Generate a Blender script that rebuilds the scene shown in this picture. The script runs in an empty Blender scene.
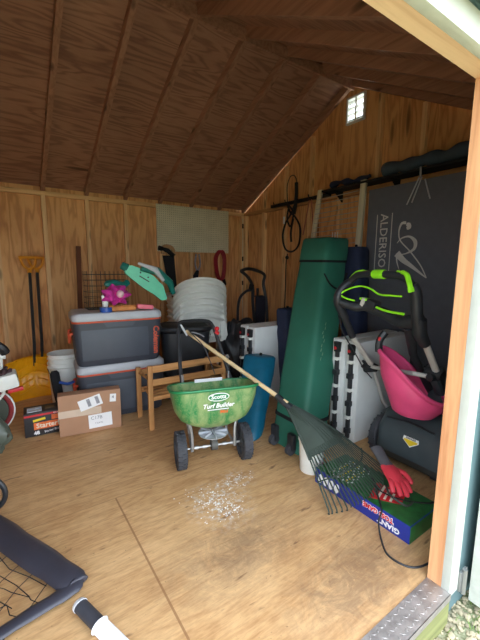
import bpy, bmesh, math, random
from mathutils import Vector as V, Matrix as M
random.seed(7)
sc = bpy.context.scene
COL = sc.collection
PI = math.pi
# ------------------------------------------------------------------ materials
def nt(name):
    m = bpy.data.materials.new(name); m.use_nodes = True
    t = m.node_tree; t.nodes.clear()
    o = t.nodes.new('ShaderNodeOutputMaterial'); b = t.nodes.new('ShaderNodeBsdfPrincipled')
    t.links.new(b.outputs[0], o.inputs[0])
    return m, t, b
def ramp(t, src, stops):
    r = t.nodes.new('ShaderNodeValToRGB'); e = r.color_ramp.elements
    while len(e) < len(stops): e.new(.5)
    for k, (p, c) in enumerate(stops): e[k].position = p; e[k].color = (*c, 1)
    t.links.new(src, r.inputs[0]); return r.outputs[0]
def mapped(t, scale, loc=(0,0,0), rot=(0,0,0)):
    c = t.nodes.new('ShaderNodeTexCoord'); m = t.nodes.new('ShaderNodeMapping')
    m.inputs['Scale'].default_value = scale; m.inputs['Location'].default_value = loc
    m.inputs['Rotation'].default_value = rot
    t.links.new(c.outputs['Object'], m.inputs[0]); return m.outputs[0]
def noise(t, vec, scale, detail=3, rough=.5, dist=0):
    n = t.nodes.new('ShaderNodeTexNoise'); n.inputs['Scale'].default_value = scale
    n.inputs['Detail'].default_value = detail; n.inputs['Roughness'].default_value = rough
    n.inputs['Distortion'].default_value = dist
    t.links.new(vec, n.inputs['Vector']); return n.outputs[0]
def math_(t, op, a, b=None, c=None):
    n = t.nodes.new('ShaderNodeMath'); n.operation = op
    for i, q in enumerate((a, b, c)):
        if q is None: continue
        if isinstance(q, (int, float)): n.inputs[i].default_value = q
        else: t.links.new(q, n.inputs[i])
    return n.outputs[0]
def mixc(t, fac, a, b, mode='MIX'):
    n = t.nodes.new('ShaderNodeMix'); n.data_type = 'RGBA'; n.blend_type = mode
    for i, q in ((0, fac), (6, a), (7, b)):
        if isinstance(q, (int, float)): n.inputs[i].default_value = q
        elif isinstance(q, tuple): n.inputs[i].default_value = (*q, 1)
        else: t.links.new(q, n.inputs[i])
    return n.outputs[2]
def bump(t, b, h, s=.3, d=.01):
    n = t.nodes.new('ShaderNodeBump'); n.inputs['Strength'].default_value = s
    n.inputs['Distance'].default_value = d
    t.links.new(h, n.inputs['Height']); t.links.new(n.outputs[0], b.inputs['Normal'])
def lin(c): return tuple((x/255/12.92 if x/255 <= .04045 else ((x/255+.055)/1.055)**2.4) for x in c)
def plain(name, rgb, rough=.5, metal=0, var=.12, vs=14, bs=0, bscale=60, coat=0):
    m, t, b = nt(name); c = lin(rgb)
    v = mapped(t, (1,1,1)); n = noise(t, v, vs, 4)
    lo = tuple(x*(1-var) for x in c); hi = tuple(min(1, x*(1+var)) for x in c)
    t.links.new(ramp(t, n, [(.3, lo), (.7, hi)]), b.inputs['Base Color'])
    b.inputs['Roughness'].default_value = rough; b.inputs['Metallic'].default_value = metal
    if coat: b.inputs['Coat Weight'].default_value = coat
    if bs: bump(t, b, noise(t, v, bscale, 3), bs, .004)
    return m
def plywood(name, a, b_, c, stretch, freq=9, patch=.35, off=(0,0,0), fine=.25, rough=.7):
    # cathedral grain: contour lines of a stretched noise field
    m, t, b = nt(name)
    v = mapped(t, stretch, off)
    n = noise(t, v, 1.0, 2.5, .45, .25)
    s = math_(t, 'SINE', math_(t, 'MULTIPLY', n, freq*6.28))
    s = math_(t, 'MULTIPLY_ADD', s, .5, .5)
    v2 = mapped(t, tuple(x*6 for x in stretch), off)
    f = noise(t, v2, 3.0, 5, .6)
    col = ramp(t, s, [(.0, lin(c)), (.35, lin(b_)), (.8, lin(a)), (1, lin(a))])
    col = mixc(t, fine, col, ramp(t, f, [(.3, lin(c)), (.65, lin(a))]))
    big = noise(t, mapped(t, (1,1,1), (3,1,2)), 1.6, 3)
    col = mixc(t, patch, col, ramp(t, big, [(.35, lin(c)), (.65, lin(a))]))
    kn = t.nodes.new('ShaderNodeTexVoronoi'); kn.inputs['Scale'].default_value = .55
    t.links.new(v, kn.inputs['Vector'])
    kf = ramp(t, kn.outputs['Distance'], [(.0, (1,1,1)), (.07, (.7,.7,.7)), (.11, (0,0,0))])
    col = mixc(t, kf, col, tuple(x*.35 for x in lin(c)))
    t.links.new(col, b.inputs['Base Color']); b.inputs['Roughness'].default_value = rough
    bump(t, b, s, .12, .003)
    return m
def lumber(name, a, c, axis, rough=.65):
    m, t, b = nt(name)
    st = [22, 22, 22]; st[axis] = 1.2
    v = mapped(t, tuple(st)); n = noise(t, v, 1.5, 5, .6, .4)
    col = ramp(t, n, [(.3, lin(c)), (.6, lin(a))])
    kn = t.nodes.new('ShaderNodeTexVoronoi'); kn.inputs['Scale'].default_value = 1
    s2 = [9, 9, 9]; s2[axis] = 2.6
    t.links.new(mapped(t, tuple(s2)), kn.inputs['Vector'])
    kf = ramp(t, kn.outputs['Distance'], [(.0, (1,1,1)), (.12, (.6,.6,.6)), (.2, (0,0,0))])
    col = mixc(t, kf, col, tuple(x*.3 for x in lin(c)))
    t.links.new(col, b.inputs['Base Color']); b.inputs['Roughness'].default_value = rough
    return m
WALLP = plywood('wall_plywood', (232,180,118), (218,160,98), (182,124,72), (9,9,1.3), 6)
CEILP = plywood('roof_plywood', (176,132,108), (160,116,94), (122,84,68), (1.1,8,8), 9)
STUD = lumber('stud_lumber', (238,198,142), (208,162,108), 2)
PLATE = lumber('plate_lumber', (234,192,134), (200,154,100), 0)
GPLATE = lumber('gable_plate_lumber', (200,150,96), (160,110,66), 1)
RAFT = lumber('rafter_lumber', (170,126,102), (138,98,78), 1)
POST = lumber('post_lumber', (226,170,122), (190,126,84), 2)
HEAD = lumber('header_lumber', (232,196,160), (204,160,124), 0)
RACK = lumber('rack_pine', (204,150,92), (160,108,60), 2)
RACKX = lumber('rack_pine_rail', (204,150,92), (160,108,60), 0)
HANDLE = lumber('rake_handle_wood', (232,206,160), (206,174,124), 1)
PALE = lumber('pale_slat_wood', (222,214,184), (190,180,150), 2)
def floor_mat():
    m, t, b = nt('floor_plywood')
    v = mapped(t, (1.3, 7, 7))
    n = noise(t, v, 1.2, 3, .5, .5)
    s = math_(t, 'MULTIPLY_ADD', math_(t, 'SINE', math_(t, 'MULTIPLY', n, 36)), .5, .5)
    A, Bc, Cc = lin((226,184,130)), lin((214,168,114)), lin((184,136,86))
    col = ramp(t, s, [(0, Cc), (.3, Bc), (.75, A)])
    fine = noise(t, mapped(t, (6, 40, 40)), 3, 5, .65)
    col = mixc(t, .5, col, ramp(t, fine, [(.36, lin((156,108,66))), (.6, A)]))
    big = noise(t, mapped(t, (1,1,1)), 2.2, 5, .6, .6)
    col = mixc(t, .38, col, ramp(t, big, [(.36, lin((186,140,92))), (.66, lin((230,190,140)))]))
    # worn dirty patches
    def blob(x, y, rx, ry, k):
        mp = mapped(t, (1/rx, 1/ry, 1), (-x/rx, -y/ry, 0))
        g = t.nodes.new('ShaderNodeTexGradient'); g.gradient_type = 'SPHERICAL'
        t.links.new(mp, g.inputs[0])
        return math_(t, 'MULTIPLY', g.outputs['Fac'], k)
    dn = noise(t, mapped(t, (1,1,1), (5,2,0)), 9, 12, .85, 1.2)
    dn = ramp(t, dn, [(.34, (0,0,0)), (.74, (1,1,1))])
    d = math_(t, 'ADD', blob(-2.14,-3.0,.42,.22,1.1), math_(t, 'ADD', blob(-1.84,-3.38,.42,.2,1.6), blob(-2.0,-3.1,.8,.6,.35)))
    d = math_(t, 'MINIMUM', math_(t, 'MULTIPLY', d, dn), .62)
    col = mixc(t, d, col, lin((120,96,76)))
    # dark scuffs and burn-like streaks
    sc1 = noise(t, mapped(t, (5, 16, 1), (1,0,3), (0,0,.35)), 1.6, 3, .55, .3)
    scf = ramp(t, sc1, [(.66, (0,0,0)), (.74, (.8,.8,.8))])
    col = mixc(t, scf, col, lin((118,82,56)))
    sp = noise(t, mapped(t, (1,1,1)), 90, 2)
    col = mixc(t, ramp(t, sp, [(.71, (0,0,0)), (.75, (.55,.55,.55))]), col, lin((86,62,44)))
    # pale powder dusting
    pn = noise(t, mapped(t, (1,1,1), (9,9,0)), 34, 5, .7)
    pf = ramp(t, pn, [(.48, (0,0,0)), (.62, (1,1,1))])
    pd = math_(t, 'ADD', blob(-2.05,-2.72,.2,.22,1.0), blob(-1.87,-2.6,.16,.12,.7))
    col = mixc(t, math_(t, 'MINIMUM', math_(t, 'MULTIPLY', pd, pf), .7), col, lin((226,222,214)))
    # sheet seams: one lengthwise gap, one end joint
    c = t.nodes.new('ShaderNodeTexCoord'); sx = t.nodes.new('ShaderNodeSeparateXYZ')
    t.links.new(c.outputs['Object'], sx.inputs[0])
    dx = math_(t, 'LESS_THAN', math_(t, 'ABSOLUTE', math_(t, 'ADD', sx.outputs[0], 2.468)), .004)
    dx = math_(t, 'MULTIPLY', dx, math_(t, 'LESS_THAN', sx.outputs[1], -2.39))
    dy = math_(t, 'LESS_THAN', math_(t, 'ABSOLUTE', math_(t, 'ADD', sx.outputs[1], 2.388)), .0028)
    seam = math_(t, 'MAXIMUM', dx, math_(t, 'MULTIPLY', dy, .55))
    col = mixc(t, math_(t, 'MULTIPLY', seam, .75), col, lin((142,100,64)))
    t.links.new(col, b.inputs['Base Color']); b.inputs['Roughness'].default_value = .62
    bump(t, b, s, .1, .002)
    return m
FLOOR = floor_mat()
WHITE_TRIM = plain('white_trim_paint', (194,197,188), .55, var=.06, vs=20, bs=.1)
TEAL = plain('teal_siding_paint', (98,124,128), .6, var=.08, vs=6, bs=.15)
WHITE_DOOR = plain('weathered_white_paint', (200,202,190), .6, var=.1, vs=30, bs=.2)
MOSSY = lumber('mossy_treated_timber', (142,144,92), (98,102,58), 0)
def plate_mat():
    m, t, b = nt('diamond_plate'); b.inputs['Base Color'].default_value = (.62,.6,.6,1)
    b.inputs['Metallic'].default_value = .7; b.inputs['Roughness'].default_value = .48
    v = mapped(t, (1,1,1)); n = noise(t, v, 120, 3)
    t.links.new(ramp(t, noise(t, v, 25, 4), [(.3, lin((154,148,144))), (.7, lin((194,188,184)))]), b.inputs['Base Color'])
    bump(t, b, n, .15, .002); return m
DPLATE = plate_mat()
PEG = None
def peg_mat():
    m, t, b = nt('pegboard_hardboard')
    c = t.nodes.new('ShaderNodeTexCoord'); sx = t.nodes.new('ShaderNodeSeparateXYZ')
    t.links.new(c.outputs['Object'], sx.inputs[0])
    def cell(o): return math_(t, 'SUBTRACT', math_(t, 'FRACT', math_(t, 'MULTIPLY', o, 1/.0254)), .5)
    a, bb = cell(sx.outputs[0]), cell(sx.outputs[2])
    r = math_(t, 'SQRT', math_(t, 'ADD', math_(t, 'MULTIPLY', a, a), math_(t, 'MULTIPLY', bb, bb)))
    h = math_(t, 'LESS_THAN', r, .14)
    base = ramp(t, noise(t, mapped(t, (1,1,1)), 6, 4), [(.3, lin((206,200,168))), (.7, lin((220,214,184)))])
    t.links.new(mixc(t, h, base, lin((96,88,66))), b.inputs['Base Color'])
    b.inputs['Roughness'].default_value = .6; return m
PEG = peg_mat()
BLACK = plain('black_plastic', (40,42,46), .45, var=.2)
DBLACK = plain('dull_black', (20,21,23), .8, var=.2)
RUBBER = plain('black_rubber', (62,63,68), .75, var=.2, bs=.2)
CHAR = plain('charcoal_cooler_plastic', (62,66,76), .5, var=.05, bs=.06, bscale=200)
CHARD = plain('charcoal_panel', (72,78,89), .5, var=.04, bs=.06, bscale=200)
LGREY = plain('light_grey_plastic', (186,190,196), .5, var=.05)
ORANGE = plain('orange_trim', (214,92,62), .5, var=.08)
WPLAST = plain('white_resin', (236,238,232), .4, var=.04)
WPANEL = plain('white_panel_plastic', (224,228,226), .5, var=.03)
YELLOW = plain('yellow_shovel_plastic', (246,172,20), .35, var=.12, vs=8)
YGRIP = plain('amber_grip_plastic', (214,140,28), .45, var=.1)
CARD = plain('brown_cardboard', (176,134,104), .8, var=.06, vs=9, bs=.08)
TAPE = plain('packing_tape', (212,190,168), .25, var=.05)
PAPER = plain('white_label_paper', (240,240,240), .6, var=.02)
PGREY = plain('printed_grey', (150,150,156), .6, var=.25, vs=60)
GREENH = None
def hopper_mat():
    m, t, b = nt('dusty_green_plastic')
    v = mapped(t, (1,1,1)); n = noise(t, mapped(t, (3,3,1.2)), 5, 6, .65, .5)
    f = noise(t, v, 110, 3)
    c = ramp(t, n, [(.36, lin((34,124,66))), (.58, lin((136,160,104)))])
    c = mixc(t, ramp(t, f, [(.55, (0,0,0)), (.7, (.4,.4,.4))]), c, lin((170,170,130)))
    t.links.new(c, b.inputs['Base Color']); b.inputs['Roughness'].default_value = .45; return m
GREENH = hopper_mat()
GREENL = plain('green_plastic_rim', (34,128,76), .4, var=.15)
GBAG = plain('green_bag_fabric', (44,110,90), .6, var=.12, vs=5, bs=.25, bscale=18)
NAVY = plain('navy_fabric', (34,44,72), .8, var=.15, bs=.3, bscale=20)
TEALB = plain('teal_blue_nylon', (20,104,134), .45, var=.2, vs=9, bs=.6, bscale=14)
SIGN = plain('glare_lifted_sign_fabric', (102,106,114), .7, var=.06)  # dark board raised to mid grey: lens glare put into the colour
SIGNW = plain('sign_print_grey', (214,214,208), .7, var=.05)
STEEL = plain('galvanised_steel', (170,170,168), .4, .7, var=.1)
SILVER = plain('brushed_aluminium_tube', (206,202,196), .4, .2, var=.06)
LIME = plain('lime_green_grip', (150,236,40), .4, var=.06)
PINK = plain('pink_swing_plastic', (236,84,134), .42, var=.06)
RAKEG = plain('dark_green_rake_poly', (46,58,50), .7, var=.15)
MOWER = plain('mower_black_green_glare', (64,74,78), .5, var=.1)  # mower black lightened, the veil of glare mixed into its colour
BLUEB = plain('blue_printed_box', (30,48,140), .4, var=.06)
GRASSP = plain('green_printed_box_top', (34,104,52), .4, var=.35, vs=22)
REDP = plain('red_print', (206,40,48), .45, var=.1)
CREAM = plain('cream_print', (232,222,200), .5, var=.1)
YPRINT = plain('yellow_print', (238,206,40), .5, var=.06)
OPRINT = plain('orange_print', (226,110,50), .5, var=.2, vs=30)
GLOVER = plain('red_latex_glove', (222,64,78), .5, var=.12, bs=.25)
GLOVEG = plain('grey_knit_cuff', (92,92,96), .9, var=.12, bs=.4, bscale=150)
GREYB = plain('charcoal_box_print', (44,42,44), .5, var=.15)
NETBK = plain('black_vinyl_sleeve', (60,60,70), .35, var=.12, vs=10, bs=.5, bscale=12)
NETC = plain('black_net_cord', (30,28,32), .8)
BATW = plain('white_handle_plastic', (232,234,238), .35, var=.04)
MINT = plain('mint_green_toy_plastic', (88,198,158), .4, var=.08)
DTEAL = plain('dark_teal_toy_plastic', (20,110,100), .4, var=.08)
MAGEN = plain('magenta_foil', (200,56,150), .35, var=.4, vs=26)
BTAPE = plain('blue_tape', (40,84,170), .4)
TANW = plain('tan_leather', (176,136,90), .6)
WIRE = plain('dark_wire', (70,72,66), .5, .5)
LWIRE = plain('pale_wire', (176,176,170), .4, .4)
BROWNB = plain('brown_bark_wood', (112,66,40), .8)
DUSTG = plain('dusty_grey_green_film', (92,100,88), .4, var=.25)
def ground_mat():
    m, t, b = nt('gravel_and_grass_ground')
    v = mapped(t, (1,1,1)); n = noise(t, v, 4, 5, .6)
    c = ramp(t, n, [(.42, lin((150,146,120))), (.56, lin((104,128,74)))])
    c = mixc(t, .5, c, ramp(t, noise(t, v, 60, 4), [(.3, lin((90,84,64))), (.7, lin((190,184,160)))]))
    t.links.new(c, b.inputs['Base Color']); b.inputs['Roughness'].default_value = .9
    bump(t, b, noise(t, v, 50, 4), .6, .02); return m
GROUND = ground_mat()
PEB = plain('pale_pebble_stone', (176,164,136), .8, var=.4, vs=25)
POWDER = plain('white_powder', (240,238,232), .9, var=.03)
DAY = plain('vent_mesh', (200,200,190), .7)
# ------------------------------------------------------------------ geometry
def B(): return bmesh.new()
def box(bm, c, s, R=None, bev=0, seg=2):
    mt = M.Translation(V(c)) @ (R.to_4x4() if R else M.Identity(4))
    r = bmesh.ops.create_cube(bm, size=1)
    vs = r['verts']
    for v in vs: v.co = V((v.co.x*s[0], v.co.y*s[1], v.co.z*s[2]))
    if bev:
        es = list({e for v in vs for e in v.link_edges})
        o = bmesh.ops.bevel(bm, geom=es, offset=bev, segments=seg, affect='EDGES', profile=.6)
        vs = list({v for f in o['faces'] for v in f.verts} | {v for v in vs if v.is_valid})
    for v in vs: v.co = mt @ v.co
    return bm
def bx(bm, x0, x1, y0, y1, z0, z1, bev=0):
    return box(bm, ((x0+x1)/2, (y0+y1)/2, (z0+z1)/2), (abs(x1-x0), abs(y1-y0), abs(z1-z0)), None, bev)
def loft(bm, rings, cap0=True, cap1=True, closed=True):
    rs = [[bm.verts.new(V(p)) for p in r] for r in rings]
    n = len(rs[0])
    for a, b in zip(rs, rs[1:]):
        for i in range(n if closed else n-1):
            j = (i+1) % n
            try: bm.faces.new((a[i], a[j], b[j], b[i]))
            except ValueError: pass
    if cap0: bm.faces.new(rs[0][::-1])
    if cap1: bm.faces.new(rs[-1])
    return bm
def tube(bm, pts, r, seg=8, closed=False, flat=1.0, up=None):
    pts = [V(p) for p in pts]; n = len(pts)
    rr = r if isinstance(r, (list, tuple)) else [r]*n
    tan = []
    for i in range(n):
        a = pts[i-1] if (i > 0 or closed) else pts[i]
        b = pts[(i+1) % n] if (i < n-1 or closed) else pts[i]
        tan.append((b-a).normalized())
    u = V(up) if up else (V((0,0,1)) if abs(tan[0].z) < .9 else V((1,0,0)))
    rings = []
    for i in range(n):
        t = tan[i]; u = (u - t*u.dot(t))
        u = u.normalized() if u.length > 1e-6 else t.orthogonal().normalized()
        w = t.cross(u)
        rings.append([pts[i] + (u*math.cos(a)*flat + w*math.sin(a))*rr[i] for a in [2*PI*k/seg for k in range(seg)]])
    if closed:
        rings.append(rings[0]); loft(bm, rings, False, False)
    else: loft(bm, rings)
    return bm
def curve(pts, n=6, closed=False):
    pts = [V(p) for p in pts]; out = []; N = len(pts)
    for i in range(N if closed else N-1):
        p = [pts[(i-1) % N] if (closed or i > 0) else pts[0], pts[i], pts[(i+1) % N],
             pts[(i+2) % N] if (closed or i+2 < N) else pts[-1]]
        for k in range(n):
            t = k/n
            out.append(.5*((2*p[1]) + (p[2]-p[0])*t + (2*p[0]-5*p[1]+4*p[2]-p[3])*t*t + (-p[0]+3*p[1]-3*p[2]+p[3])*t**3))
    if not closed: out.append(pts[-1])
    return out
def rrect(w, d, r, z, n=5, cx=0, cy=0):
    out = []; r = min(r, w/2-1e-4, d/2-1e-4)
    for sx, sy, a0 in ((1,1,0), (-1,1,PI/2), (-1,-1,PI), (1,-1,1.5*PI)):
        for k in range(n+1):
            a = a0 + PI/2*k/n
            out.append((cx+sx*(w/2-r)+r*math.cos(a), cy+sy*(d/2-r)+r*math.sin(a), z))
    return out
def lathe(bm, prof, seg=20, mt=None, cap=True):
    mt = mt or M.Identity(4)
    rings = [[mt @ V((r*math.cos(2*PI*k/seg), r*math.sin(2*PI*k/seg), z)) for k in range(seg)] for r, z in prof]
    return loft(bm, rings, cap, cap)
def prism(bm, poly, depth, mt=None):
    mt = mt or M.Identity(4)
    return loft(bm, [[mt @ V((x, y, 0)) for x, y in poly], [mt @ V((x, y, depth)) for x, y in poly]])
def frame(o, x, y):          # matrix: local x, y directions at origin o
    x = V(x).normalized(); y = V(y); y = (y - x*y.dot(x)).normalized(); z = x.cross(y)
    m = M((( x.x, y.x, z.x, o[0]), (x.y, y.y, z.y, o[1]), (x.z, y.z, z.z, o[2]), (0,0,0,1)))
    return m
def obj(name, bm, mat, parent=None, loc=None, world=True, smooth=True, ang=40):
    # geometry is given in the frame of the thing unless the thing is placed (world=True: subtract its location)
    me = bpy.data.meshes.new(name)
    bmesh.ops.recalc_face_normals(bm, faces=bm.faces)
    bm.to_mesh(me); bm.free()
    me.materials.append(mat)
    if smooth:
        for p in me.polygons: p.use_smooth = True
        try: me.set_sharp_from_angle(angle=math.radians(ang))
        except Exception: pass
    o = bpy.data.objects.new(name, me); COL.objects.link(o)
    if parent: o.parent = parent
    if loc: o.location = loc
    return o
def thing(name, label, cat, loc=(0,0,0), rz=0, group=None):
    o = bpy.data.objects.new(name, None); COL.objects.link(o)
    o.empty_display_size = .1
    o.location = loc; o.rotation_euler = (0,0,rz); o['label'] = label; o['category'] = cat
    if group: o['group'] = group
    return o
def wp(name, bm, mat, th, **k):      # a part drawn in world coordinates of a thing that has rz = 0
    p = th
    off = V((0,0,0))
    while p: off += V(p.location); p = p.parent
    bmesh.ops.translate(bm, verts=bm.verts, vec=-off)
    return obj(name, bm, mat, th, **k)
def tag(o, label, cat, group=None, kind=None):
    o['label'] = label; o['category'] = cat
    if group: o['group'] = group
    if kind: o['kind'] = kind
    return o
def struct(name, bm, m, parent=None, **k):
    o = obj(name, bm, m, parent, **k)
    if not parent: o['kind'] = 'structure'
    return o
def text(name, s, size, mt, mat, parent, world=True, ext=.0006, xs=1, shear=0, bold=0, align='CENTER'):
    cu = bpy.data.curves.new(name, 'FONT'); cu.body = s; cu.size = size; cu.extrude = ext
    cu.align_x = align; cu.align_y = 'CENTER'; cu.shear = shear; cu.offset = bold; cu.resolution_u = 2
    tmp = bpy.data.objects.new(name, cu); COL.objects.link(tmp)
    bpy.context.view_layer.update()
    me = bpy.data.meshes.new_from_object(tmp.evaluated_get(bpy.context.evaluated_depsgraph_get()))
    bpy.data.objects.remove(tmp)
    off = V((0,0,0)); p = parent
    if world:
        while p: off += V(p.location); p = p.parent
    me.transform(M.Translation(-off) @ mt @ M.Diagonal((xs,1,1,1)))
    me.materials.clear(); me.materials.append(mat)
    o = bpy.data.objects.new(name, me); COL.objects.link(o); o.parent = parent
    return o
def dup(root, loc, rz=0, label=None, group=None):
    r = root.copy(); COL.objects.link(r); r.location = loc; r.rotation_euler = (0,0,rz)
    if label: r['label'] = label
    if group: r['group'] = group
    for ch in list(root.children):
        c = ch.copy(); COL.objects.link(c); c.parent = r
        for g in list(ch.children):
            d = g.copy(); COL.objects.link(d); d.parent = c
    return r
# ------------------------------------------------------------------ the shed
HW, D, XJ, HD, SP, TAN = 1.9, 3.527, -1.619, 1.742, .406, .527
XL = -5.07; XJL = -3.45; YM = -D/2; ZR = HW + TAN*D/2
OUT = -D - .05      # outer face of framing
struct('floor', bx(B(), XL, .06, -D+.0, .06, -.03, 0), FLOOR)
w = struct('wall_back', bx(B(), XL, .06, .05, .075, -.03, HW+.05), WALLP)
for k in range(0, 13):
    x = -k*SP
    if k == 0: x = -.02
    struct('stud', bx(B(), x-.019, x+.019, 0, .052, 0, HW-.038), STUD, w)
struct('top_plate', bx(B(), XL, 0, -.002, .052, HW-.04, HW), PLATE, w)
struct('bottom_plate', bx(B(), XL, 0, -.002, .052, 0, .038), PLATE, w)
# gable wall on the right with a vent opening
VY0, VY1, VZ0, VZ1 = -1.86, -1.675, 2.54, 2.76
def gable(x0, x1):
    bm = B()
    def quad(ya, yb, za0, zb0, za1, zb1):   # column piece between ya and yb (bottom z, top z at each)
        loft(bm, [[(x, ya, za0), (x, yb, zb0), (x, yb, zb1), (x, ya, za1)] for x in (x0, x1)])
    top = lambda y: HW + .06 + TAN*(D/2 - abs(y-YM))
    quad(.06, VY1, -.03, -.03, HW-.0, top(VY1))
    quad(VY0, OUT, -.03, -.03, top(VY0), HW-.0)
    quad(VY1, VY0, -.03, -.03, VZ0, VZ0)
    quad(VY1, YM, VZ1, VZ1, top(VY1), top(YM)); quad(YM, VY0, VZ1, VZ1, top(YM), top(VY0))
    return bm
w = struct('wall_right', gable(.05, .075), WALLP)
for k in range(0, 9):
    y = -k*SP - .02
    if y < -D+.02: continue
    zt = HW-.038
    struct('stud', bx(B(), 0, .052, y-.019, y+.019, 0, zt), STUD, w)
    if k and abs(y-YM) > .13:
        struct('gable_stud', bx(B(), 0.01, .052, y-.019, y+.019, HW, HW+TAN*(D/2-abs(y-YM))), STUD, w)
struct('top_plate', bx(B(), -.002, .052, -D, -.0, HW-.04, HW), GPLATE, w)
v = thing('wall_vent', 'small louvred vent high in the gable letting daylight in', 'vent', (.05, (VY0+VY1)/2, VZ0))
bm = B()
for a, b_ in ((VY0-.012, VY0+.006), (VY1-.006, VY1+.012)): bx(bm, .03, .08, a, b_, VZ0-.01, VZ1+.01)
for a, b_ in ((VZ0-.012, VZ0+.006), (VZ1-.006, VZ1+.012)): bx(bm, .03, .08, VY0, VY1, a, b_)
bx(bm, .04, .06, YM-.008, YM+.008, VZ0, VZ1)
wp('vent_frame', bm, WPANEL, v)
for k in range(4):
    z = VZ0 + .008 + (k+.25)*(VZ1-VZ0)/4
    wp('louvre', box(B(), (.055, (VY0+VY1)/2, z), (.035, VY1-VY0, .004), M.Rotation(.55, 3, 'Y')), WPANEL, v)
w = struct('wall_left', gable(XL-.075, XL-.05), WALLP)
# ceiling: two roof slopes with rafters
def slope(bm, x0, x1, s, a, b_, off0, off1):
    # s=+1 back slope, -1 front slope; a..b_ distance from the ridge; off = height above rafter underside
    rings = []
    for x in (x0, x1):
        r = []
        for d_, o in ((a, off0), (b_, off0), (b_, off1), (a, off1)):
            r.append((x, YM + s*d_, ZR - TAN*d_ + o))
        rings.append(r)
    return loft(bm, rings)
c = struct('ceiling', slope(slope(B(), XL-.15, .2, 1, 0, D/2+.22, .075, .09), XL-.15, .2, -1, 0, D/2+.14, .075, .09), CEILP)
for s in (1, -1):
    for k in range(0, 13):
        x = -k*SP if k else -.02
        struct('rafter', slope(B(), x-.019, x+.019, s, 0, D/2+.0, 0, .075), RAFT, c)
    if s == 1:
        struct('ridge_board', bx(B(), XL, 0, YM-.01, YM+.01, ZR-.03, ZR+.05), RAFT, c)
# front wall around the door opening
bm = B(); bx(bm, XJL-.01, XL, OUT-.012, OUT, -.14, HW+.05); bx(bm, XJ+.01, .075, OUT-.012, OUT, -.14, HW+.05)
bx(bm, XJL-.01, XJ+.01, OUT-.012, OUT, HD+.02, HW+.05)
w = struct('wall_front', bm, TEAL)
for k, x in enumerate((-4.9,-4.4,-3.9, -1.15, -.7, -.3)):
    struct('stud', bx(B(), x-.019, x+.019, OUT+.001, -D+.02, 0, HD+.1), STUD, w)
struct('jamb_post', bx(B(), XJ, XJ+.09, OUT, -D, 0, HW-.04), POST, w)
struct('jamb_post', bx(B(), XJL-.09, XJL, OUT, -D, 0, HW-.04), POST, w)
struct('header', bx(B(), XJL, XJ+.0, OUT, -D, HD, HW-.0), HEAD, w)
# outside casing and siding detail
def trim(n, bm, m=WHITE_TRIM): return struct('trim_%d' % n, bm, m)
TY = OUT - .03
trim(1, bx(B(), XJ, XJ+.065, TY, OUT, -.02, HD+.1, .002))
trim(2, bx(B(), XJL-.065, XJL, TY, OUT, -.02, HD+.1, .002))
trim(3, bx(B(), XJL, XJ, TY, OUT, HD, HD+.072, .002))
trim(4, bx(B(), XL-.1, .15, YM-D/2-.15, YM-D/2-.135, HW-.1, HW+.04), TEAL)
bm = B()
bx(bm, XJL-.3, XJ+.4, TY+.012, OUT, HD+.1, HD+.112); trim(5, bm, TEAL)
struct('trim_6', bx(B(), XJL-.1, XJ-.001, TY-.004, -D-.062, -.16, -.008), MOSSY)
# threshold plate with raised diamonds
th = thing('threshold_plate', 'silver diamond-tread metal plate along the doorway edge', 'threshold plate', (-2.5, -D-.04, 0))
wp('plate', bx(bx(B(), XJL, XJ-.001, TY-.006, -D, .0005, .004), XJL, XJ-.001, TY-.007, TY-.004, -.02, .004), DPLATE, th)
bm = B()
for i in range(92):
    for j in range(3):
        x = XJL+.012 + i*.0198; y = -D-.014 - j*.026
        sgn = 1 if (i+j) % 2 else -1
        r = M.Rotation(sgn*.75, 3, 'Z')
        d_ = r @ V((.0095, 0, 0)); e = r @ V((0, .003, 0))
        top = bm.verts.new((x, y, .0052))
        q = [bm.verts.new((x+p.x, y+p.y, .004)) for p in (d_, e, -d_, -e)]
        for k in range(4): bm.faces.new((top, q[k], q[(k+1) % 4]))
wp('tread_pattern', bm, DPLATE, th, smooth=False)
# open right door leaf folded back against the siding
d = struct('door_1', bx(B(), -1.385, -.5, TY-.045, TY-.012, -.1, HD+.02), TEAL)
bm = B(); bx(bm, -1.475, -1.385, TY-.062, TY-.012, -.1, HD+.02); bx(bm, -1.385, -.5, TY-.06, TY-.046, -.02, .1); bx(bm, -1.35, -.5, TY-.06, TY-.046, HD-.1, HD+.02)
struct('door_trim', bm, WHITE_DOOR, d)
bm = B(); tube(bm, [(-1.53, TY-.01, -.04), (-1.53, TY-.01, .06)], .009); bx(bm, -1.55, -1.50, TY-.006, TY+.002, -.03, .05)
struct('hinge', bm, STEEL, d)
bm = B(); tube(bm, [(-1.5, TY-.0, 1.4), (-1.5, TY-.0, 1.5)], .01); bx(bm, -1.535, -1.45, TY-.006, TY+.002, 1.4, 1.5)
struct('hinge', bm, STEEL, d)
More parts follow.
